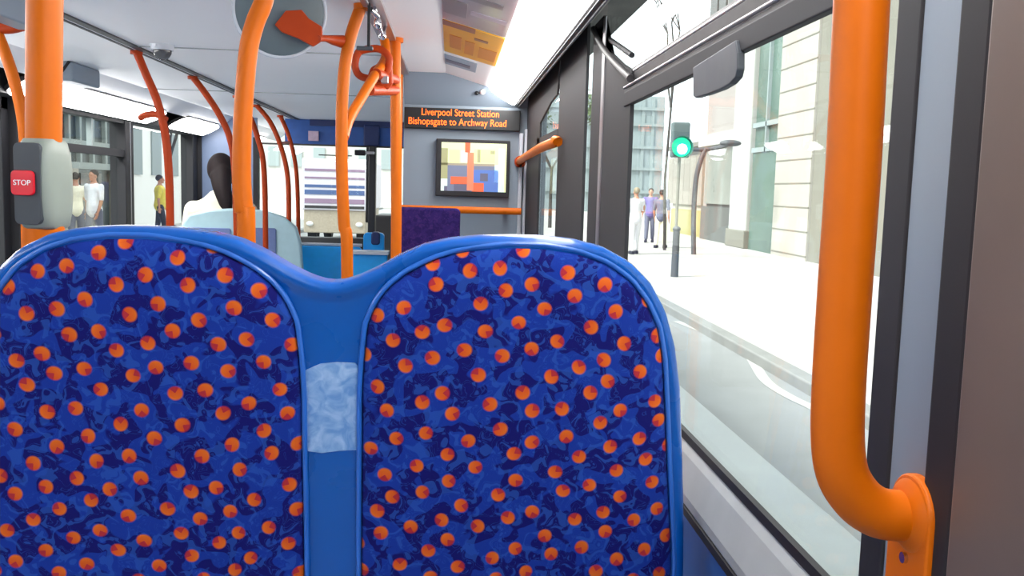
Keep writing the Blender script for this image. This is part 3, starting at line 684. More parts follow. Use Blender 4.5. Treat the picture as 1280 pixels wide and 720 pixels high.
for r_ in [(0, 0, 1, 1, 0, 0), (0, .12, .1, .9, 1, 1), (.12, .15, .28, .42, 2, 1), (.5, .13, .82, .4, 2, 1), (.3, .17, .45, .4, 4, 1), (.55, .13, .6, .4, 1, 2), (.75, .15, .82, .22, 1, 2),
           (0, .42, .82, .47, 10, 1), (.1, .47, .85, 1, 5, 1), (.5, .55, .92, 1, 6, 2), (.60, .62, .72, .78, 9, 3), (.15, .7, .4, .86, 7, 3), (.48, .82, .66, 1, 7, 4), (.2, .85, .45, 1, 9, 3),
           (.36, 0, .44, .2, 7, 5), (.40, .2, .50, .98, 3, 5), (.82, .45, .95, .8, 8, 2), (.88, .1, .97, 1, 4, 3), (.0, .75, .1, 1, 4, 2), (.05, .9, .1, 1, 9, 3)]:
    sr(*r_)
scm.build('screen_picture', sm, t)
t = empty('wall_camera', AY(600, 115, 4.40), 'tiny black and white camera on the wall above the orange text display', 'camera')
q = AY(600, 115, 4.42)
MB().box(q+Vector((-.02, -.0, -.008)), (q.x+.018, 4.47, q.z+.014)).build('bracket', M['darkgrey'], t, bevel=.003)
MB().ell(q+Vector((.012, -.005, .0)), .013).build('housing', M['white'], t, smooth=True)
MB().ell(q+Vector((-.016, -.002, -.006)), .010).build('lens', M['lens'], t, smooth=True)
# ceiling camera dome, ceiling boxes, posters
q = AZ(203, 56, ZC)
t = empty('dome_camera', q, 'grey dome camera on the ceiling beside the nearest slim pole', 'camera')
MB().tube([q, q-Vector((0, 0, .022))], [.046, .042], 28).build('base', M['greytrim'], t, smooth=True)
MB().ell(q-Vector((0, 0, .022)), (.036, .036, .038)).build('dome', mat('smoked_dome', (82, 84, 88), .15), t, smooth=True)
q = AX(92, 90, -1.80)
t = empty('ceiling_heater', q, 'grey box with a dark slot on the left cove beside the thick left pole', 'box')
MB().box((q.x-.07, q.y-.14, q.z-.055), (q.x+.05, q.y+.20, ZC+.0)).build('casing', M['greyblue'], t, bevel=.012)
MB().box((q.x+.012, q.y-.144, q.z-.03), (q.x+.024, q.y-.139, q.z+.04), rot=Matrix.Rotation(math.radians(35), 3, 'Y')).build('slot', M['black'], t)
q = AZ(88, 26, ZC-.01)
t = empty('ceiling_box', q, 'dark grey unit with a chrome clip at the ceiling right of the thick left pole', 'box')
MB().box((q.x-.04, 2.5, ZC-.09), (q.x+.03, 2.95, ZC)).build('casing', M['greyblue'], t, bevel=.006)
MB().box((q.x+.02, 2.9, ZC-.10), (q.x+.05, 2.95, ZC)).build('clip', M['chrome'], t, bevel=.004)
def cpt(u, Y, d=.001):  # on the right cove: u 0..1 across
    a_ = Vector((-.04, Y, ZC)); b2 = Vector((.17, Y, 1.825)); n_ = Vector((-(.055), 0, -.21)).normalized(); return a_.lerp(b2, u) + n_*d
def cquad(mb, u0, u1, y0, y1, mi, d, th=.0015):
    mb.mi = mi; n_ = Vector((-(.055), 0, -.21)).normalized()
    mb.prism([cpt(u0, y0, d), cpt(u1, y0, d), cpt(u1, y1, d), cpt(u0, y1, d)], n_*th)
pm = [mat('poster_mauve', (172, 160, 166), .35, coat=.3), mat('poster_grey', (135, 128, 132), .4), mat('poster_yellow', (232, 172, 50), .4, noise=.05), mat('poster_orange', (205, 128, 30), .4), mat('poster_rust', (150, 92, 72), .4), mat('poster_blue', (148, 172, 190), .4), mat('poster_slate', (92, 105, 125), .4), mat('poster_lilac', (190, 178, 188), .4)]
mb = MB(); cquad(mb, .0, .95, 2.0, 2.96, 0, .001); cquad(mb, .05, .5, 2.36, 2.42, 1, .0028); cquad(mb, .1, .8, 2.50, 2.56, 1, .0028); cquad(mb, .02, .35, 2.62, 2.84, 1, .0028); cquad(mb, .4, .9, 2.7, 2.76, 7, .0028); cquad(mb, .3, .7, 2.15, 2.2, 1, .0028)
props(mb.build('cove_poster', pm, origin=cpt(.5, 2.5)), 'mauve and grey poster on the ceiling cove, nearer than the yellow one', 'poster')
mb = MB(); cquad(mb, .0, .95, 2.98, 3.66, 2, .001); cquad(mb, .0, .5, 2.98, 3.06, 4, .0028); cquad(mb, .5, .95, 2.98, 3.12, 7 if False else 2, .0028); cquad(mb, .1, .3, 3.22, 3.5, 3, .0028); cquad(mb, .36, .52, 3.25, 3.55, 3, .0028); cquad(mb, .5, .72, 3.14, 3.18, 4, .0028); cquad(mb, .6, .9, 3.3, 3.55, 3, .0028)
props(mb.build('cove_poster', pm, origin=cpt(.5, 3.3)), 'yellow poster on the ceiling cove left of the long strip light', 'poster')
mb = MB(); cquad(mb, .0, .62, 3.74, 4.02, 5, .001); cquad(mb, .02, .5, 3.86, 3.94, 6, .0028)
props(mb.build('cove_notice', pm, origin=cpt(.5, 3.85)), 'small blue notice on the ceiling cove beyond the yellow poster', 'notice')
# ================================================================== OTHER SEATS, LUGGAGE BOX
def rrect(x0, x1, z0, z1, r, y, k=6):
    out = []
    for cx_, cz_, a0 in ((x1-r, z1-r, 0), (x0+r, z1-r, 90), (x0+r, z0+r, 180), (x1-r, z0+r, 270)):
        for i in range(k+1): a_ = math.radians(a0+90*i/k); out.append((cx_+r*math.cos(a_), y, cz_+r*math.sin(a_)))
    return out
tz = AY(537, 259.5, 4.15).z; xr_ = AY(575, 290, 4.15).x
t = empty('single_seat', (xr_-.2, 4.2, .3), 'dark purple fabric seat back below the television', 'seat')
MB().prism(rrect(xr_-.305, xr_, .78, tz, .022, 4.12), (0, .06, 0)).build('back_cushion', M['purple'], t, bevel=.012, bseg=4, smooth=True)
MB().prism(rrect(xr_-.295, xr_-.01, .70, tz-.01, .02, 4.18), (0, .04, 0)).build('seat_shell', M['shell'], t, bevel=.006)
MB().prism(rrect(xr_-.305, xr_, .70, .78, .02, 3.72), (0, .42, 0)).build('seat_cushion', M['purple'], t, bevel=.015, smooth=True)
MB().box((xr_-.26, 3.85, .3), (xr_-.10, 4.15, .70)).build('pedestal', M['darkgrey'], t, bevel=.01)
# pale teal pair ahead, with slate insets
t = empty('double_seat', (-1.4, 6.2, 0), 'pale teal seat back with slate blue insets behind the seated passenger', 'seat')
so = [(222, 330), (224, 300), (226, 282), (236, 268), (262, 262), (300, 260), (330, 263), (355, 271), (370, 284), (376, 305), (378, 335)]
sp_ = [AY(x, y, 6.2) for x, y in so]; sp_ = [Vector((sp_[0].x, 6.2, .55))] + sp_ + [Vector((sp_[-1].x, 6.2, .55))]
MB().prism(sp_, (0, .06, 0)).build('backrest_shell', M['teal'], t, bevel=.015, smooth=True)
for xa, xb in ((231, 288), (292, 345)):
    a0, a1 = AY(xa, 284, 6.19), AY(xb, 284, 6.19)
    MB().prism(rrect(a0.x, a1.x, .60, a0.z, .015, 6.185), (0, .02, 0)).build('back_panel', M['slate'], t, bevel=.004)
MB().box((sp_[1].x, 6.26, .45), (sp_[-2].x-.14, 6.70, .55)).build('seat_cushion', M['slate'], t, bevel=.03)
MB().box((-1.7, 6.3, 0), (-1.2, 6.6, .45)).build('pedestal', M['darkgrey'], t, bevel=.01)
# bright blue luggage pen and seat by the front
x0, x1 = AY(374, 310, 6.9).x, AY(452, 310, 6.9).x
t = empty('luggage_pen', ((x0+x1)/2, 6.9, 0), 'bright blue luggage enclosure between the pale seat and the mirror pole', 'luggage rack')
MB().prism(rrect(x0, x1, .0, AY(410, 308, 6.9).z, .03, 6.9), (0, .05, 0)).build('side_panel', M['brightblue'], t, bevel=.008)
MB().tube([(x0, 6.925, AY(410, 306, 6.9).z), (x1, 6.925, AY(410, 306, 6.9).z)], .012, 10).build('top_trim', M['greytrim'], t, smooth=True)
MB().box((x0, 6.95, 0), (x0+.03, 7.7, .85)).build('end_panel', M['brightblue'], t)
x0, x1 = AY(440, 316, 6.4).x, AY(484, 316, 6.4).x
t = empty('cab_partition', ((x0+x1)/2, 6.4, 0), 'low blue partition with a pale ledge between the mirror pole and the straight pole', 'partition')
MB().box((x0, 6.4, 0), (x1, 6.46, AY(460, 318, 6.4).z)).build('panel', M['brightblue'], t, bevel=.01)
zl = AY(460, 316, 6.38).z
MB().box((x0, 6.36, zl-.012), (x1+.01, 6.50, zl+.012)).build('ledge', M['greytrim'], t, bevel=.004)
x0, x1 = AY(454, 300, 7.0).x, AY(480, 300, 7.0).x
t = empty('folding_seat', ((x0+x1)/2, 7.0, 0), 'small blue seat with a dark headrest below the dark windscreen post', 'seat')
MB().prism(rrect(x0, x1, .5, AY(465, 291, 7.0).z, .03, 7.0), (0, .07, 0)).build('seat_shell', M['brightblue'], t, bevel=.01)
MB().prism(rrect(x0+.06, x1-.03, AY(465, 306, 6.99).z, AY(465, 290, 6.99).z, .02, 6.98), (0, .1, 0)).build('headrest', M['navy'], t, bevel=.01)
MB().box((x0+.05, 7.02, 0), (x1-.05, 7.06, .5)).build('pedestal', M['darkgrey'], t)
# dash at the front
t = props(MB().box((AY(470, 275, 9.5).x, 9.2, 0), (XR, 9.9, AY(480, 268, 9.5).z)).build('dashboard', M['frame'], bevel=.03, origin=(-.2, 9.5, 0)), 'grey dashboard under the right part of the windscreen', 'dashboard')
# little pale notice on the header
t = props(MB().box(AY(386, 176, 7.79), AY(398, 164, 7.76)).build('notice', mat('pale_notice', (215, 190, 210), .6, noise=.1, nscale=40), origin=AY(392, 170, 7.78)), 'small pale notice on the blue panel above the windscreen', 'notice')
q = AY(452, 191, 7.7)
t = empty('ticket_reader', q, 'small dark box on an arm beside the dark post near the windscreen', 'box')
MB().box(q+Vector((-.055, -.03, -.022)), q+Vector((.03, .03, .022))).build('casing', M['black'], t, bevel=.006)
MB().box(q+Vector((.02, .0, -.008)), q+Vector((.10, .10, .012))).build('arm', M['alu'], t)
# ================================================================== PEOPLE
def limb(mb, pts, rs, seg=12):
    P = spline(pts, 5); R_ = []
    for i in range(len(P)):
        u = i/5; k = min(int(u), len(rs)-2); R_.append(rs[k] + (rs[k+1]-rs[k])*(u-k))
    mb.tube(P, R_, seg); mb.ell(P[0], R_[0], su=10, sv=6); mb.ell(P[-1], R_[-1], su=10, sv=6)
def fuse(mb, name, m, parent, voxel, smooth=2):
    bmesh.ops.recalc_face_normals(mb.bm, faces=mb.bm.faces[:])
    me = bpy.data.meshes.new('tmp'); mb.bm.to_mesh(me); mb.bm.free(); o = bpy.data.objects.new('tmp', me); COL.objects.link(o)
    md = o.modifiers.new('r', 'REMESH'); md.mode = 'VOXEL'; md.voxel_size = voxel
    ms = o.modifiers.new('s', 'SMOOTH'); ms.factor = .5; ms.iterations = smooth
    bpy.context.view_layer.update()
    me2 = bpy.data.meshes.new_from_object(o.evaluated_get(bpy.context.evaluated_depsgraph_get())); bpy.data.objects.remove(o)
    for p in me2.polygons: p.use_smooth = True
    me2.materials.clear(); me2.materials.append(m); r_ = bpy.data.objects.new(name, me2); COL.objects.link(r_); r_.parent = parent
    return r_
def hand(mb, wrist, d, side, s=1.0):
    """palm and five bent fingers; d = pointing direction, side = thumb side"""
    d = Vector(d).normalized(); side = Vector(side); side = (side - d*side.dot(d)).normalized(); n_ = d.cross(side)
    pm_ = Vector(wrist) + d*.05*s
    mb.ell(pm_, Vector((.040*s, .014*s, .048*s)), rot=Matrix((side, n_, d)).transposed(), su=12, sv=8)
    for i, (off, ln) in enumerate(((.028, .068), (.010, .078), (-.009, .072), (-.027, .056))):
        b_0 = pm_ + side*off*s + d*.036*s
        mb.tube([b_0, b_0 + d*ln*.45*s + n_*.004, b_0 + d*ln*.78*s + n_*.014, b_0 + d*ln*.98*s + n_*.028], [.0088*s, .0084*s, .0078*s, .006*s], 8)
    tb = pm_ + side*.030*s - d*.018*s
    mb.tube([tb, tb + side*.022*s + d*.02*s, tb + side*.030*s + d*.048*s + n_*.008], [.012*s, .010*s, .008*s], 8)
def head(mb, c, k=1.0, yaw=0):
    """k scales; faces +Y rotated by yaw"""
    Rz = Matrix.Rotation(yaw, 3, 'Z'); T = lambda x, y, z: Vector(c) + Rz @ (Vector((x, y, z))*k)
    mb.ell(T(0, -.008, .02), Vector((.076, .095, .098))*k, rot=Rz, su=20, sv=14)
    mb.ell(T(0, .022, -.035), Vector((.058, .066, .075))*k, rot=Rz)
    mb.ell(T(0, .078, -.088), Vector((.026, .020, .020))*k, rot=Rz)              # chin
    mb.tube([T(0, .088, .012), T(0, .110, -.024), T(0, .098, -.034)], [.009*k, .013*k, .010*k], 8)   # nose
    mb.ell(T(0, .088, -.056), Vector((.026, .011, .009))*k, rot=Rz, su=10, sv=6)  # lips
    mb.ell(T(0, .078, .022), Vector((.052, .022, .012))*k, rot=Rz, su=12, sv=6)   # brow
    for s_ in (1, -1): mb.ell(T(s_*.077, 0, -.008), Vector((.010, .018, .032))*k, rot=Rz, su=10, sv=8)
def person(label, loc, yaw, top, legs, hairm, h=1.72, arms='down', group=None, skin=None, bag=False, long_hair=False, step=.12, hat=None):
    """standing or walking figure; local +Y is forward"""
    root = empty('person', loc, label, 'person', group); root.rotation_euler = (0, 0, yaw); k = h/1.72
    V = lambda x, y, z: Vector((x*k, y*k, z*k))
    b = MB(); skin = skin or M['skin']
    hips = {}
    for s_ in (1, -1):
        f = s_*step
        limb(b, [V(s_*.09, 0, .90), V(s_*.095, f*.55+.02, .48), V(s_*.10, f, .09)], [.080*k, .053*k, .036*k])
        limb(b, [V(s_*.10, f-.03, .045), V(s_*.11, f+.13, .035)], [.036*k, .030*k])
    limb(b, [V(0, 0, .90), V(0, .01, 1.12), V(0, 0, 1.36), V(0, 0, 1.50)], [.135*k, .115*k, .135*k, .058*k])
    b.ell(V(0, 0, 1.34), V(.175, .10, .13)); b.tube([V(0, 0, 1.46), V(0, .01, 1.58)], .052*k, 12)
    head(b, V(0, .015, 1.625), k*.95)
    aj = {}
    for s_ in (1, -1):
        sh = V(s_*.185, 0, 1.41)
        if arms == 'down': el, wr = V(s_*.235, -s_*step*.4, 1.13), V(s_*.245, -s_*step*.8+.06, .89)
        else: el, wr = V(s_*.235, .05, 1.14), V(s_*.15, .28, 1.20)
        aj[s_] = (sh, el, wr)
        limb(b, [sh, el, wr], [.048*k, .038*k, .026*k]); hand(b, wr, (wr-el), (0, 1, .2), k)
    fuse(b, 'body', skin, root, .0085)
    tm = MB()
    limb(tm, [V(0, 0, .93), V(0, .01, 1.12), V(0, 0, 1.34)], [.165*k, .14*k, .15*k]); tm.ell(V(0, 0, 1.35), V(.205, .118, .135)); tm.tube([V(0, 0, 1.44), V(0, 0, 1.485)], [.10*k, .068*k], 16)
    for s_ in (1, -1):
        sh, el, wr = aj[s_]; limb(tm, [sh, sh.lerp(el, .5), sh.lerp(el, .9)], [.062*k, .056*k, .052*k])
    fuse(tm, 'shirt', top, root, .016)
    lm_ = MB(); lm_.ell(V(0, 0, .93), V(.165, .125, .12))
    for s_ in (1, -1):
        f = s_*step; limb(lm_, [V(s_*.09, 0, .90), V(s_*.095, f*.55+.02, .48), V(s_*.10, f, .13)], [.10*k, .072*k, .060*k])
    fuse(lm_, 'trousers', legs, root, .016)
    hm = MB(); hm.ell(V(0, -.012, 1.665), V(.083, .098, .092), su=20, sv=14)
    if long_hair: limb(hm, [V(0, -.07, 1.66), V(0, -.10, 1.55), V(0, -.10, 1.38)], [.075*k, .07*k, .04*k])
    fuse(hm, 'hair', hairm, root, .012)
    sm_ = MB()
    for s_ in (1, -1):
        f = s_*step; sm_.box(V(s_*.105-.045, f-.07, 0), V(s_*.105+.045, f+.18, .085))
    sm_.build('shoes', M['darkcloth'], None, bevel=.02).parent = root
    return root
# passenger seated on the pale pair, back to the camera
hc = AY(277, 214, 6.50)
root = empty('person', (hc.x, 6.48, .55), 'seated passenger from behind in a cream top with a long dark ponytail', 'person')
L = lambda x, y, z: Vector((x, y, z - 0)) 
hz = hc.z - .55; b = MB()
limb(b, [L(0, .02, .10), L(0, .0, .30), L(0, .0, hz-.26), L(0, .01, hz-.15)], [.15, .13, .14, .06]); b.ell(L(0, 0, hz-.30), (.18, .10, .12)); b.tube([L(0, 0, hz-.18), L(0, .02, hz-.05)], .053, 12)
head(b, L(0, .03, hz), .98, .25)
for s_ in (1, -1):
    limb(b, [L(s_*.09, .05, .08), L(s_*.11, .46, .10), L(s_*.11, .48, -.34)], [.085, .062, .045])
    limb(b, [L(s_*.11, .46, -.505), L(s_*.12, .64, -.515)], [.036, .030])
    limb(b, [L(s_*.185, 0, hz-.27), L(s_*.23, .06, hz-.52), L(s_*.13, .30, .24)], [.05, .04, .028]); hand(b, L(s_*.13, .30, .24), (0, 1, -.25), (-s_, .0, .2))
fuse(b, 'body', M['skin'], root, .0085)
tm = MB(); limb(tm, [L(0, .02, .08), L(0, 0, .30), L(0, 0, hz-.28)], [.175, .15, .155]); tm.ell(L(0, 0, hz-.29), (.212, .12, .125)); tm.tube([L(0, 0, hz-.20), L(0, .005, hz-.135)], [.10, .068], 16)
for s_ in (1, -1): limb(tm, [L(s_*.185, 0, hz-.27), L(s_*.23, .06, hz-.52), L(s_*.15, .25, .26)], [.066, .056, .042])
fuse(tm, 'shirt', M['cream'], root, .014)
tm = MB(); tm.ell(L(0, .04, .09), (.18, .17, .115))
for s_ in (1, -1): limb(tm, [L(s_*.09, .05, .08), L(s_*.11, .46, .10), L(s_*.11, .48, -.40)], [.10, .08, .065])
fuse(tm, 'trousers', M['darkcloth'], root, .016)
tm = MB(); tm.ell(L(0, .0, hz+.015), (.092, .102, .112), su=20, sv=14); tm.ell(L(.02, -.05, hz-.03), (.08, .07, .09))
limb(tm, [L(.03, -.07, hz-.01), L(.045, -.115, hz-.10), L(.065, -.12, hz-.20), L(.075, -.115, hz-.30)], [.060, .052, .045, .018])
limb(tm, [L(.00, -.08, hz-.04), L(.015, -.12, hz-.12), L(.045, -.125, hz-.24)], [.055, .040, .02])
fuse(tm, 'hair', M['hair'], root, .010)
tm = MB()
for s_ in (1, -1): tm.box((s_*.115-.045, .40, -.548), (s_*.115+.045, .68, -.46))
tm.build('shoes', M['darkcloth'], None, bevel=.02).parent = root
# ================================================================== OUTSIDE
RZ = -.35
road = ST('road', MB().box((-5.2, -12, RZ-.05), (3.12, 70, RZ)), M['road'])
ST('trim_29', MB().box((3.12, -12, RZ-.05), (3.30, 70, RZ+.11)), M['kerb'], bevel=.02)
ST('trim_30', MB().box((-5.4, -12, RZ-.05), (-5.2, 70, RZ+.11)), M['kerb'], bevel=.02)
ST('pavement', MB().box((3.30, -12, RZ-.05), (30, 70, RZ+.10)).box((-30, -12, RZ-.05), (-5.4, 70, RZ+.10)).box((-40, 70, RZ-.05), (40, 110, RZ+.10)), M['pave'])
# white line by the kerb
wl = [AZ(846, 402, RZ), AZ(880, 415, RZ), AZ(925, 432, RZ), AZ(940, 450, RZ), AZ(957, 476, RZ), AZ(985, 495, RZ), AZ(1020, 512, RZ), AZ(1060, 535, RZ)]
wl = spline(wl, 6); mb = MB()
for i in range(len(wl)-1):
    d = (wl[i+1]-wl[i]).normalized(); n_ = Vector((-d.y, d.x, 0))*.055
    d2_ = (wl[min(i+2, len(wl)-1)]-wl[i+1]); d2_ = d2_.normalized() if d2_.length > 1e-5 else d; n2_ = Vector((-d2_.y, d2_.x, 0))*.055
    for s_ in (0,):
        vs_ = [mb.bm.verts.new(p + Vector((0, 0, .004))) for p in (wl[i]-n_, wl[i+1]-n2_, wl[i+1]+n2_, wl[i]+n_)]; mb.face(vs_)
ST('trim_31', mb, M['paint'])
GZ = RZ + .10
FX = 9.0
def fy(px, x=FX): return AX(px, 250, x).y
def building(label, x0, x1, y0, y1, zt, m, origin=None):
    t = empty('building', ((x0+x1)/2, (y0+y1)/2, GZ), label, 'building')
    MB().box((x0, y0, GZ), (x1, y1, zt)).build('wall', m, t)
    return t
# A: nearest stone building on the right with piers and green glass between them
yA0, yA1 = -8, fy(1036)
tA = building('large pale stone building across the street behind the big handrail', FX+.45, FX+7, yA0, fy(968)-.02, 22, M['cream_stone'])
def pier(t, px0, px1, m, name='pier', d=0, zt=22):
    ya, yb = fy(px1), fy(px0)
    mb = MB(); z = GZ; k = 0
    mb.box((FX-d, ya, GZ), (FX+.8, yb, zt))
    o = mb.build(name, m, t)
    return ya, yb
pier(tA, 968, 1012, M['cream_stone'], 'pier', .02)
# stone courses as grooves on that pier
ya, yb = fy(1012), fy(968)
g = MB()
for z in [GZ+.1+.62*i for i in range(12)]: g.box((FX-.032, ya-.005, z), (FX-.01, yb+.005, z+.03))
g.build('stone_courses', M['grey_stone'], tA)
pier(tA, 1013, 1037, M['grey_stone'], 'pier', -.03)
MB().box((FX-.05, 4, GZ), (FX+.7, fy(1037), 22)).build('side_wing', M['grey_stone'], tA)
for yq in [4.5+i*2.3 for i in range(5)]:
    MB().box((FX-.08, yq, GZ+.5), (FX-.04, yq+1.5, 4.2)).build('window', M['greenglass'], tA)
    MB().box((FX-.08, yq, 5.0), (FX-.04, yq+1.5, 8.2)).build('window', M['greenglass'], tA)
# B: tall green glass strip and white column
tB = building('tall green glass strip between white column and pale stone pier', FX+.10, FX+5, fy(967), fy(936), 22, M['greenglass'])
MB().box((FX+.04, fy(967)+.05, GZ), (FX+.12, fy(936)-.05, AX(950, 190, FX).z)).build('lower_glass', M['greenglass'], tB)
mb = MB()
for z in (AX(950, 190, FX).z, AX(950, 180, FX).z+.5, 6.2, 8.6, 11): mb.box((FX+.0, fy(967), z), (FX+.12, fy(936), z+.14))
mb.box((FX+.0, fy(952)-.04, AX(950, 190, FX).z), (FX+.12, fy(952)+.04, 14)); mb.build('mullions', M['mullion'], tB)
tC = empty('column', (FX, fy(923), GZ), 'white stone column left of the green glass strip', 'column')
MB().box((FX-.03, fy(934), GZ), (FX+1.2, fy(913), 22)).build('shaft', M['white_stone'], tC, bevel=.05)
MB().box((FX-.09, fy(935), GZ), (FX+1.2, fy(912), GZ+.55)).build('plinth', M['grey_stone'], tC, bevel=.03)
# C: recessed grey shopfront
tD = building('pale grey building with a dark recessed shopfront left of the white column', FX+.35, FX+6, fy(911), fy(868), 16, M['pale_pink'])
MB().box((FX+.2, fy(909), GZ), (FX+.4, fy(870), GZ+1.2)).build('stall_riser', M['window_dark'], tD)
MB().box((FX+.25, fy(907), GZ+1.3), (FX+.37, fy(872), 3.0)).build('shop_window', out('pale_shop_glass', (176, 178, 168), .3, noise=.15, nscale=1), tD)
MB().box((FX+.05, fy(911), 3.1), (FX+.36, fy(868), 3.5)).build('fascia', M['white_stone'], tD)
mb = MB()
for z in (5.2, 7.8, 10.4):
    for p_ in (907, 896, 885, 875): MB().box((FX+.28, fy(p_), z), (FX+.4, fy(p_-8), z+2.0)).build('window', M['window_dark'], tD)
# D: beige building further on
tE = building('beige low building behind the green signal light', FX+.6, FX+5, fy(866), fy(824), AX(845, 186, FX+.6).z, M['cream_stone'])
mb = MB()
for i in range(6): y = fy(866)+.7+i*(fy(824)-fy(866))/6; MB().box((FX+.5, y, GZ+1.2), (FX+.62, y+.9, 2.9)).build('window', M['warmglass'], tE)
MB().box((FX+.4, fy(866), GZ), (FX+.6, fy(828), GZ+1.0)).build('hoarding', M['ochre'], tE)
MB().box((FX+.3, fy(866), AX(845, 189, FX+.6).z), (FX+5, fy(824), AX(845, 184, FX+.6).z)).build('cornice', M['grey_stone'], tE)
# E: mid building over it, F: far pale blue cross building
tF = building('pale rendered block rising behind the beige low building', FX+6, FX+16, 32, 50, 9.5, M['pale_pink'])
q0, q1 = AY(780, 250, 75), AY(826, 250, 75)
tG = building('far pale blue building with horizontal floor bands beside the black pillar', q0.x-8, q1.x, 75, 85, AY(800, 120, 75).z, M['pale_teal_wall'])
mb = MB()
for py in (138, 158, 186, 213, 242): z = AY(800, py, 75).z; mb.box((q0.x-8, 74.8, z), (q1.x, 75.02, z+.25))
for px in (800, 812): x = AY(px, 200, 75).x; mb.box((x, 74.9, GZ), (x+.25, 75.0, AY(800, 122, 75).z))
mb.build('floor_bands', M['mullion'], tG)
# G: far street end seen through windscreen
tH = building('white far building closing the street ahead', -30, 2, 92, 100, 16, M['white_stone'])
mb = MB()
for i in range(14):
    for z in (3, 6.5, 10): MB().box((-29+i*2.2, 91.9, z), (-27.9+i*2.2, 92.02, z+1.9)).build('window', M['mullion'], tH)
# left side buildings
LX = -9.2
def ly(px, x=LX): return AX(px, 230, x).y
yl0, yl1 = 14.5, ly(160)
tI = building('dark glazed office front with pale bands outside the left window', LX-6, LX, yl0, yl1, 5.2, M['darkglass'])
mb = MB()
zz = [AX(120, p_, LX).z for p_ in (212, 186, 150, 120)]
for z in zz: mb.box((LX-.1, yl0, z), (LX+.12, yl1, z+.16))
for p_ in (82, 96, 112, 128, 143, 152): y = ly(p_); mb.box((LX-.1, y, zz[0]), (LX+.10, y+.12, 5.2))
mb.build('bands', M['mullion'], tI)
MB().box((LX-.1, yl0, GZ), (LX+.2, ly(88), zz[0])).build('pier', M['cream_stone'], tI)
MB().box((LX-.1, ly(136), GZ), (LX+.15, ly(146), zz[0])).build('pier', M['grey_stone'], tI)
mb = MB(); mb.box((LX-.1, ly(98), GZ), (LX+.06, ly(108), zz[0]-.1)); mb.box((LX-.1, ly(120), GZ), (LX+.06, ly(124), zz[0]-.1)); mb.build('door_posts', M['window_dark'], tI)
tJ = building('bright white building seen through the second left window', LX-6, LX-1, ly(163), 40, 6.2, mat('bright_white_render', (240, 240, 236), .7, noise=.02, nscale=.8))
mb = MB()
for i in range(8):
    for z in (1.5, 4.2): MB().box((LX-1.05, ly(163)+1+i*2, z), (LX-.95, ly(163)+2+i*2, z+1.5)).build('window', M['mullion'], tJ)
tK = building('pale stone building outside the middle doors', LX-6, LX-.2, -8, 14.3, 4.6, M['grey_stone'])
mb = MB()
for i in range(8):
    for z0, z1 in ((.6, 1.9), (2.6, 4.0)): MB().box((LX-.22, -7+i*2.6, z0), (LX-.12, -5.4+i*2.6, z1)).build('window', M['darkglass'], tK)
# people on the pavements
def gp(px, Y): p = AY(px, 260, Y); return (p.x, Y, GZ)
person('pedestrian in a white shirt outside the first left window, nearest its pillar', gp(118, 19.5), 2.7, M['whitecloth'], M['greycloth'], M['hair'], 1.74)
person('pedestrian in a pale green top beside a tan pier outside the left window', gp(95, 20.5), .4, M['cream'], M['greycloth'], M['hair'], 1.68, arms='bent')
person('pedestrian in a yellow top outside the second left window', gp(200, 25), -1.2, M['yellow'], M['darkcloth'], M['hair'], 1.7)
person('pedestrian in a violet top walking on the right pavement', (AY(813, 260, 30).x, 30, GZ), 2.9, M['violet'], M['greycloth'], M['hair'], 1.75)
person('pale clad pedestrian nearest the black pillar on the right pavement', (AY(795, 260, 24).x, 24, GZ), .2, M['whitecloth'], M['whitecloth'], mat('fair_hair', (150, 135, 110), .6), 1.72, arms='bent')
person('pedestrian in a grey top beside the bollard on the right pavement', (AY(827, 260, 27).x, 27, GZ), -.5, M['greycloth'], M['cream'], M['hair'], 1.7)
# bollard, street lamp, traffic signal
q = AZ(843, 346, GZ)
t = empty('bollard', q, 'dark grey bollard on the white pavement', 'bollard')
MB().tube([q, q+Vector((0, 0, .92))], [.075, .065], 20).build('post', M['post'], t, smooth=True)
MB().ell(q+Vector((0, 0, .93)), (.08, .08, .06)).build('cap', M['post'], t, smooth=True)
q = AZ(867, 318, GZ)
t = empty('street_lamp', q, 'thin street lamp with a curved arm in front of the grey shopfront', 'street lamp')
yq = q.y
MB().tube(spline([q, AY(867, 270, yq), AY(870, 225, yq), AY(876, 200, yq), AY(882, 186, yq)], 6), [.07]*25, 12).build('pole', M['post'], t, smooth=True)
MB().tube(spline([AY(866, 187, yq), AY(882, 187, yq), AY(900, 184, yq), AY(912, 180, yq)], 5), .055, 10).build('arm', M['post'], t, smooth=True)
MB().ell(AY(913, 179, yq), (.30, .16, .09)).build('lamp_head', M['post'], t, smooth=True)
q = AZ(833, 322, GZ); yq = q.y
t = empty('traffic_signal', q, 'traffic signal glowing green across the street', 'traffic light')
gc = AY(851, 184, yq)
pb = Vector((gc.x, yq+.1, GZ))
MB().tube([pb, Vector((gc.x, yq+.1, gc.z+.5))], .04, 12).build('pole', M['grey_stone'], t, smooth=True)
MB().box(gc+Vector((-.22, -.02, -.26)), gc+Vector((.22, .25, .62))).build('signal_box', out('signal_grey', (120, 140, 140), .5), t, bevel=.04)
MB().tube([gc+Vector((0, -.02, 0)), gc+Vector((0, -.06, 0))], .24, 24).build('green_lens', M['mint'], t, smooth=True)
MB().tube([gc+Vector((0, -.0, 0)), gc+Vector((0, -.18, 0))], [.25, .27], 24, caps=False).build('hood', mat('signal_hood', (60, 90, 85), .4), t, smooth=True)
MB().ell(gc+Vector((.02, -.07, -.05)), (.13, .03, .13)).build('lamp_core', mat('signal_core', (225, 255, 245), .3, emit=9), t, smooth=True)
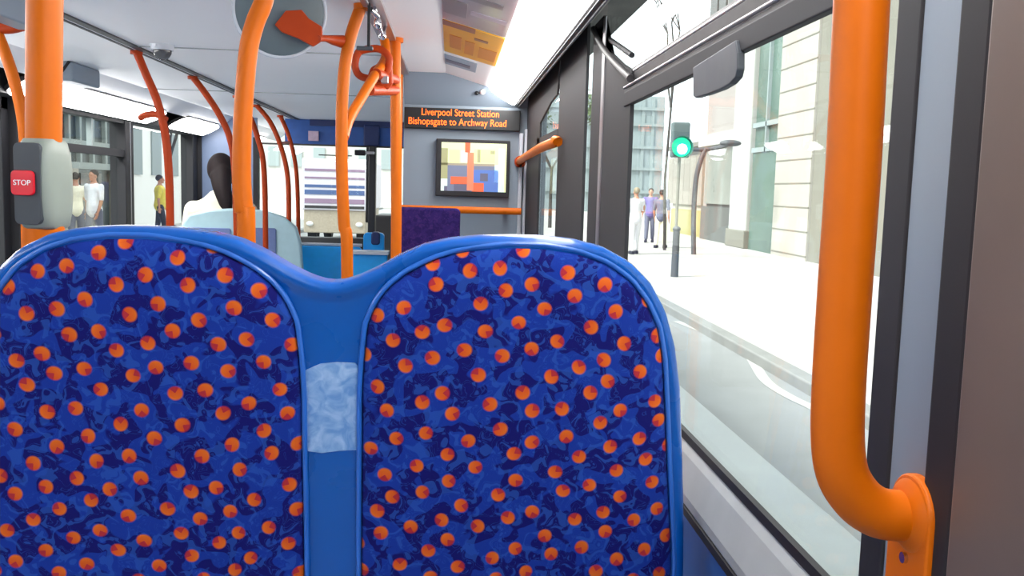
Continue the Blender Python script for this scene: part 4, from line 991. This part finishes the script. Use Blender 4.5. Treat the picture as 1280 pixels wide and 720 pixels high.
# small bare tree and wires seen through the hopper
def tree(base, h, label, leaf=True, seedn=1, thick=.014):
    random.seed(seedn); t = empty('street_tree', base, label, 'tree'); mb = MB(); tips = []
    def br(p, d, l, r, dep):
        e = p + d*l; mid = p.lerp(e, .5) + Vector((random.uniform(-1, 1), random.uniform(-1, 1), 0))*l*.06
        mb.tube([p, mid, e], [r, r*.85, r*.65], 7)
        if dep == 0: tips.append(e); return
        for k in range(3):
            nd = (d + Vector((random.uniform(-.8, .8), random.uniform(-.8, .8), random.uniform(-.1, .5)))).normalized(); br(e, nd, l*random.uniform(.55, .75), r*.6, dep-1)
    br(Vector(base), Vector((0, 0, 1)), h*.42, h*thick, 4); mb.build('trunk', M['bark'], t, smooth=True)
    if leaf:
        lf = MB()
        for p in tips:
            for k in range(14):
                c = p + Vector([random.gauss(0, h*.035) for _ in range(3)]); a_ = Vector([random.uniform(-1, 1) for _ in range(3)]).normalized()*h*.014; b2 = a_.orthogonal().normalized()*h*.009
                vs_ = [lf.bm.verts.new(x) for x in (c-a_, c+b2, c+a_, c-b2)]; lf.face(vs_)
        lf.build('foliage', M['leaf'], t, kind='stuff')
    return t
q = AY(833, 260, 26); tree((q.x, 26, GZ), 9.5, 'bare thin street tree seen above the window transom', leaf=False, seedn=4, thick=.005)
q = AY(688, 260, 40); tree((q.x, 40, GZ), 6, 'green street tree seen between the two black pillars near the screen wall', seedn=9)
q = AY(212, 260, 24); tree((q.x, 24, GZ), 5, 'leafy tree outside the second left window', seedn=12)
t = props(MB().tube(spline([Vector((4.5, 8, 6.8)), Vector((5.8, 12, 6.2)), Vector((7, 16, 6.0)), Vector((8.9, 21, 6.3))], 6), .02, 8).build('overhead_wire', M['post'], smooth=True, origin=(5.5, 12, 6)), 'dark overhead wire crossing the sky above the hopper window', 'wire')
# lorry ahead
Yv = 26; a0, a1 = AY(377, 262, Yv), AY(459, 262, Yv)
t = empty('lorry', ((a0.x+a1.x)/2, Yv, RZ), 'white lorry with blue and lilac stripes ahead of the bus', 'lorry')
zb_, zt_ = AY(415, 263, Yv).z, AY(415, 203, Yv).z+.1
MB().box((a0.x, Yv, zb_), (a1.x, Yv+5, zt_)).build('box_body', M['lorry'], t, bevel=.04)
for py, m_, hh in ((212, 'lorrypink', .05), (222, 'lorrypink', .04), (232, 'lorryblue', .06), (239, 'lorryblue', .10), (250, 'lorrypink', .10), (258, 'frame', .06)):
    z = AY(415, py, Yv).z; MB().box((a0.x+.08, Yv-.012, z-hh), (a1.x-.08, Yv+.01, z+hh*.3)).build('stripe', M[m_], t)
z0_ = RZ+.35
MB().box((a0.x+.05, Yv+.05, z0_), (a1.x-.05, Yv+4.8, zb_)).build('chassis', M['tan'], t, bevel=.03)
for xx in (a0.x+.22, a1.x-.22):
    MB().ell((xx, Yv+.04, z0_+.25), (.10, .04, .07)).build('tail_light', M['white'], t, smooth=True)
    for yy in (Yv+.8, Yv+4): MB().tube([(xx-.12, yy, RZ+.38), (xx+.12, yy, RZ+.38)], .38, 24).build('wheel', M['black'], t, smooth=True)
# yellow-ish car on the far left of the road
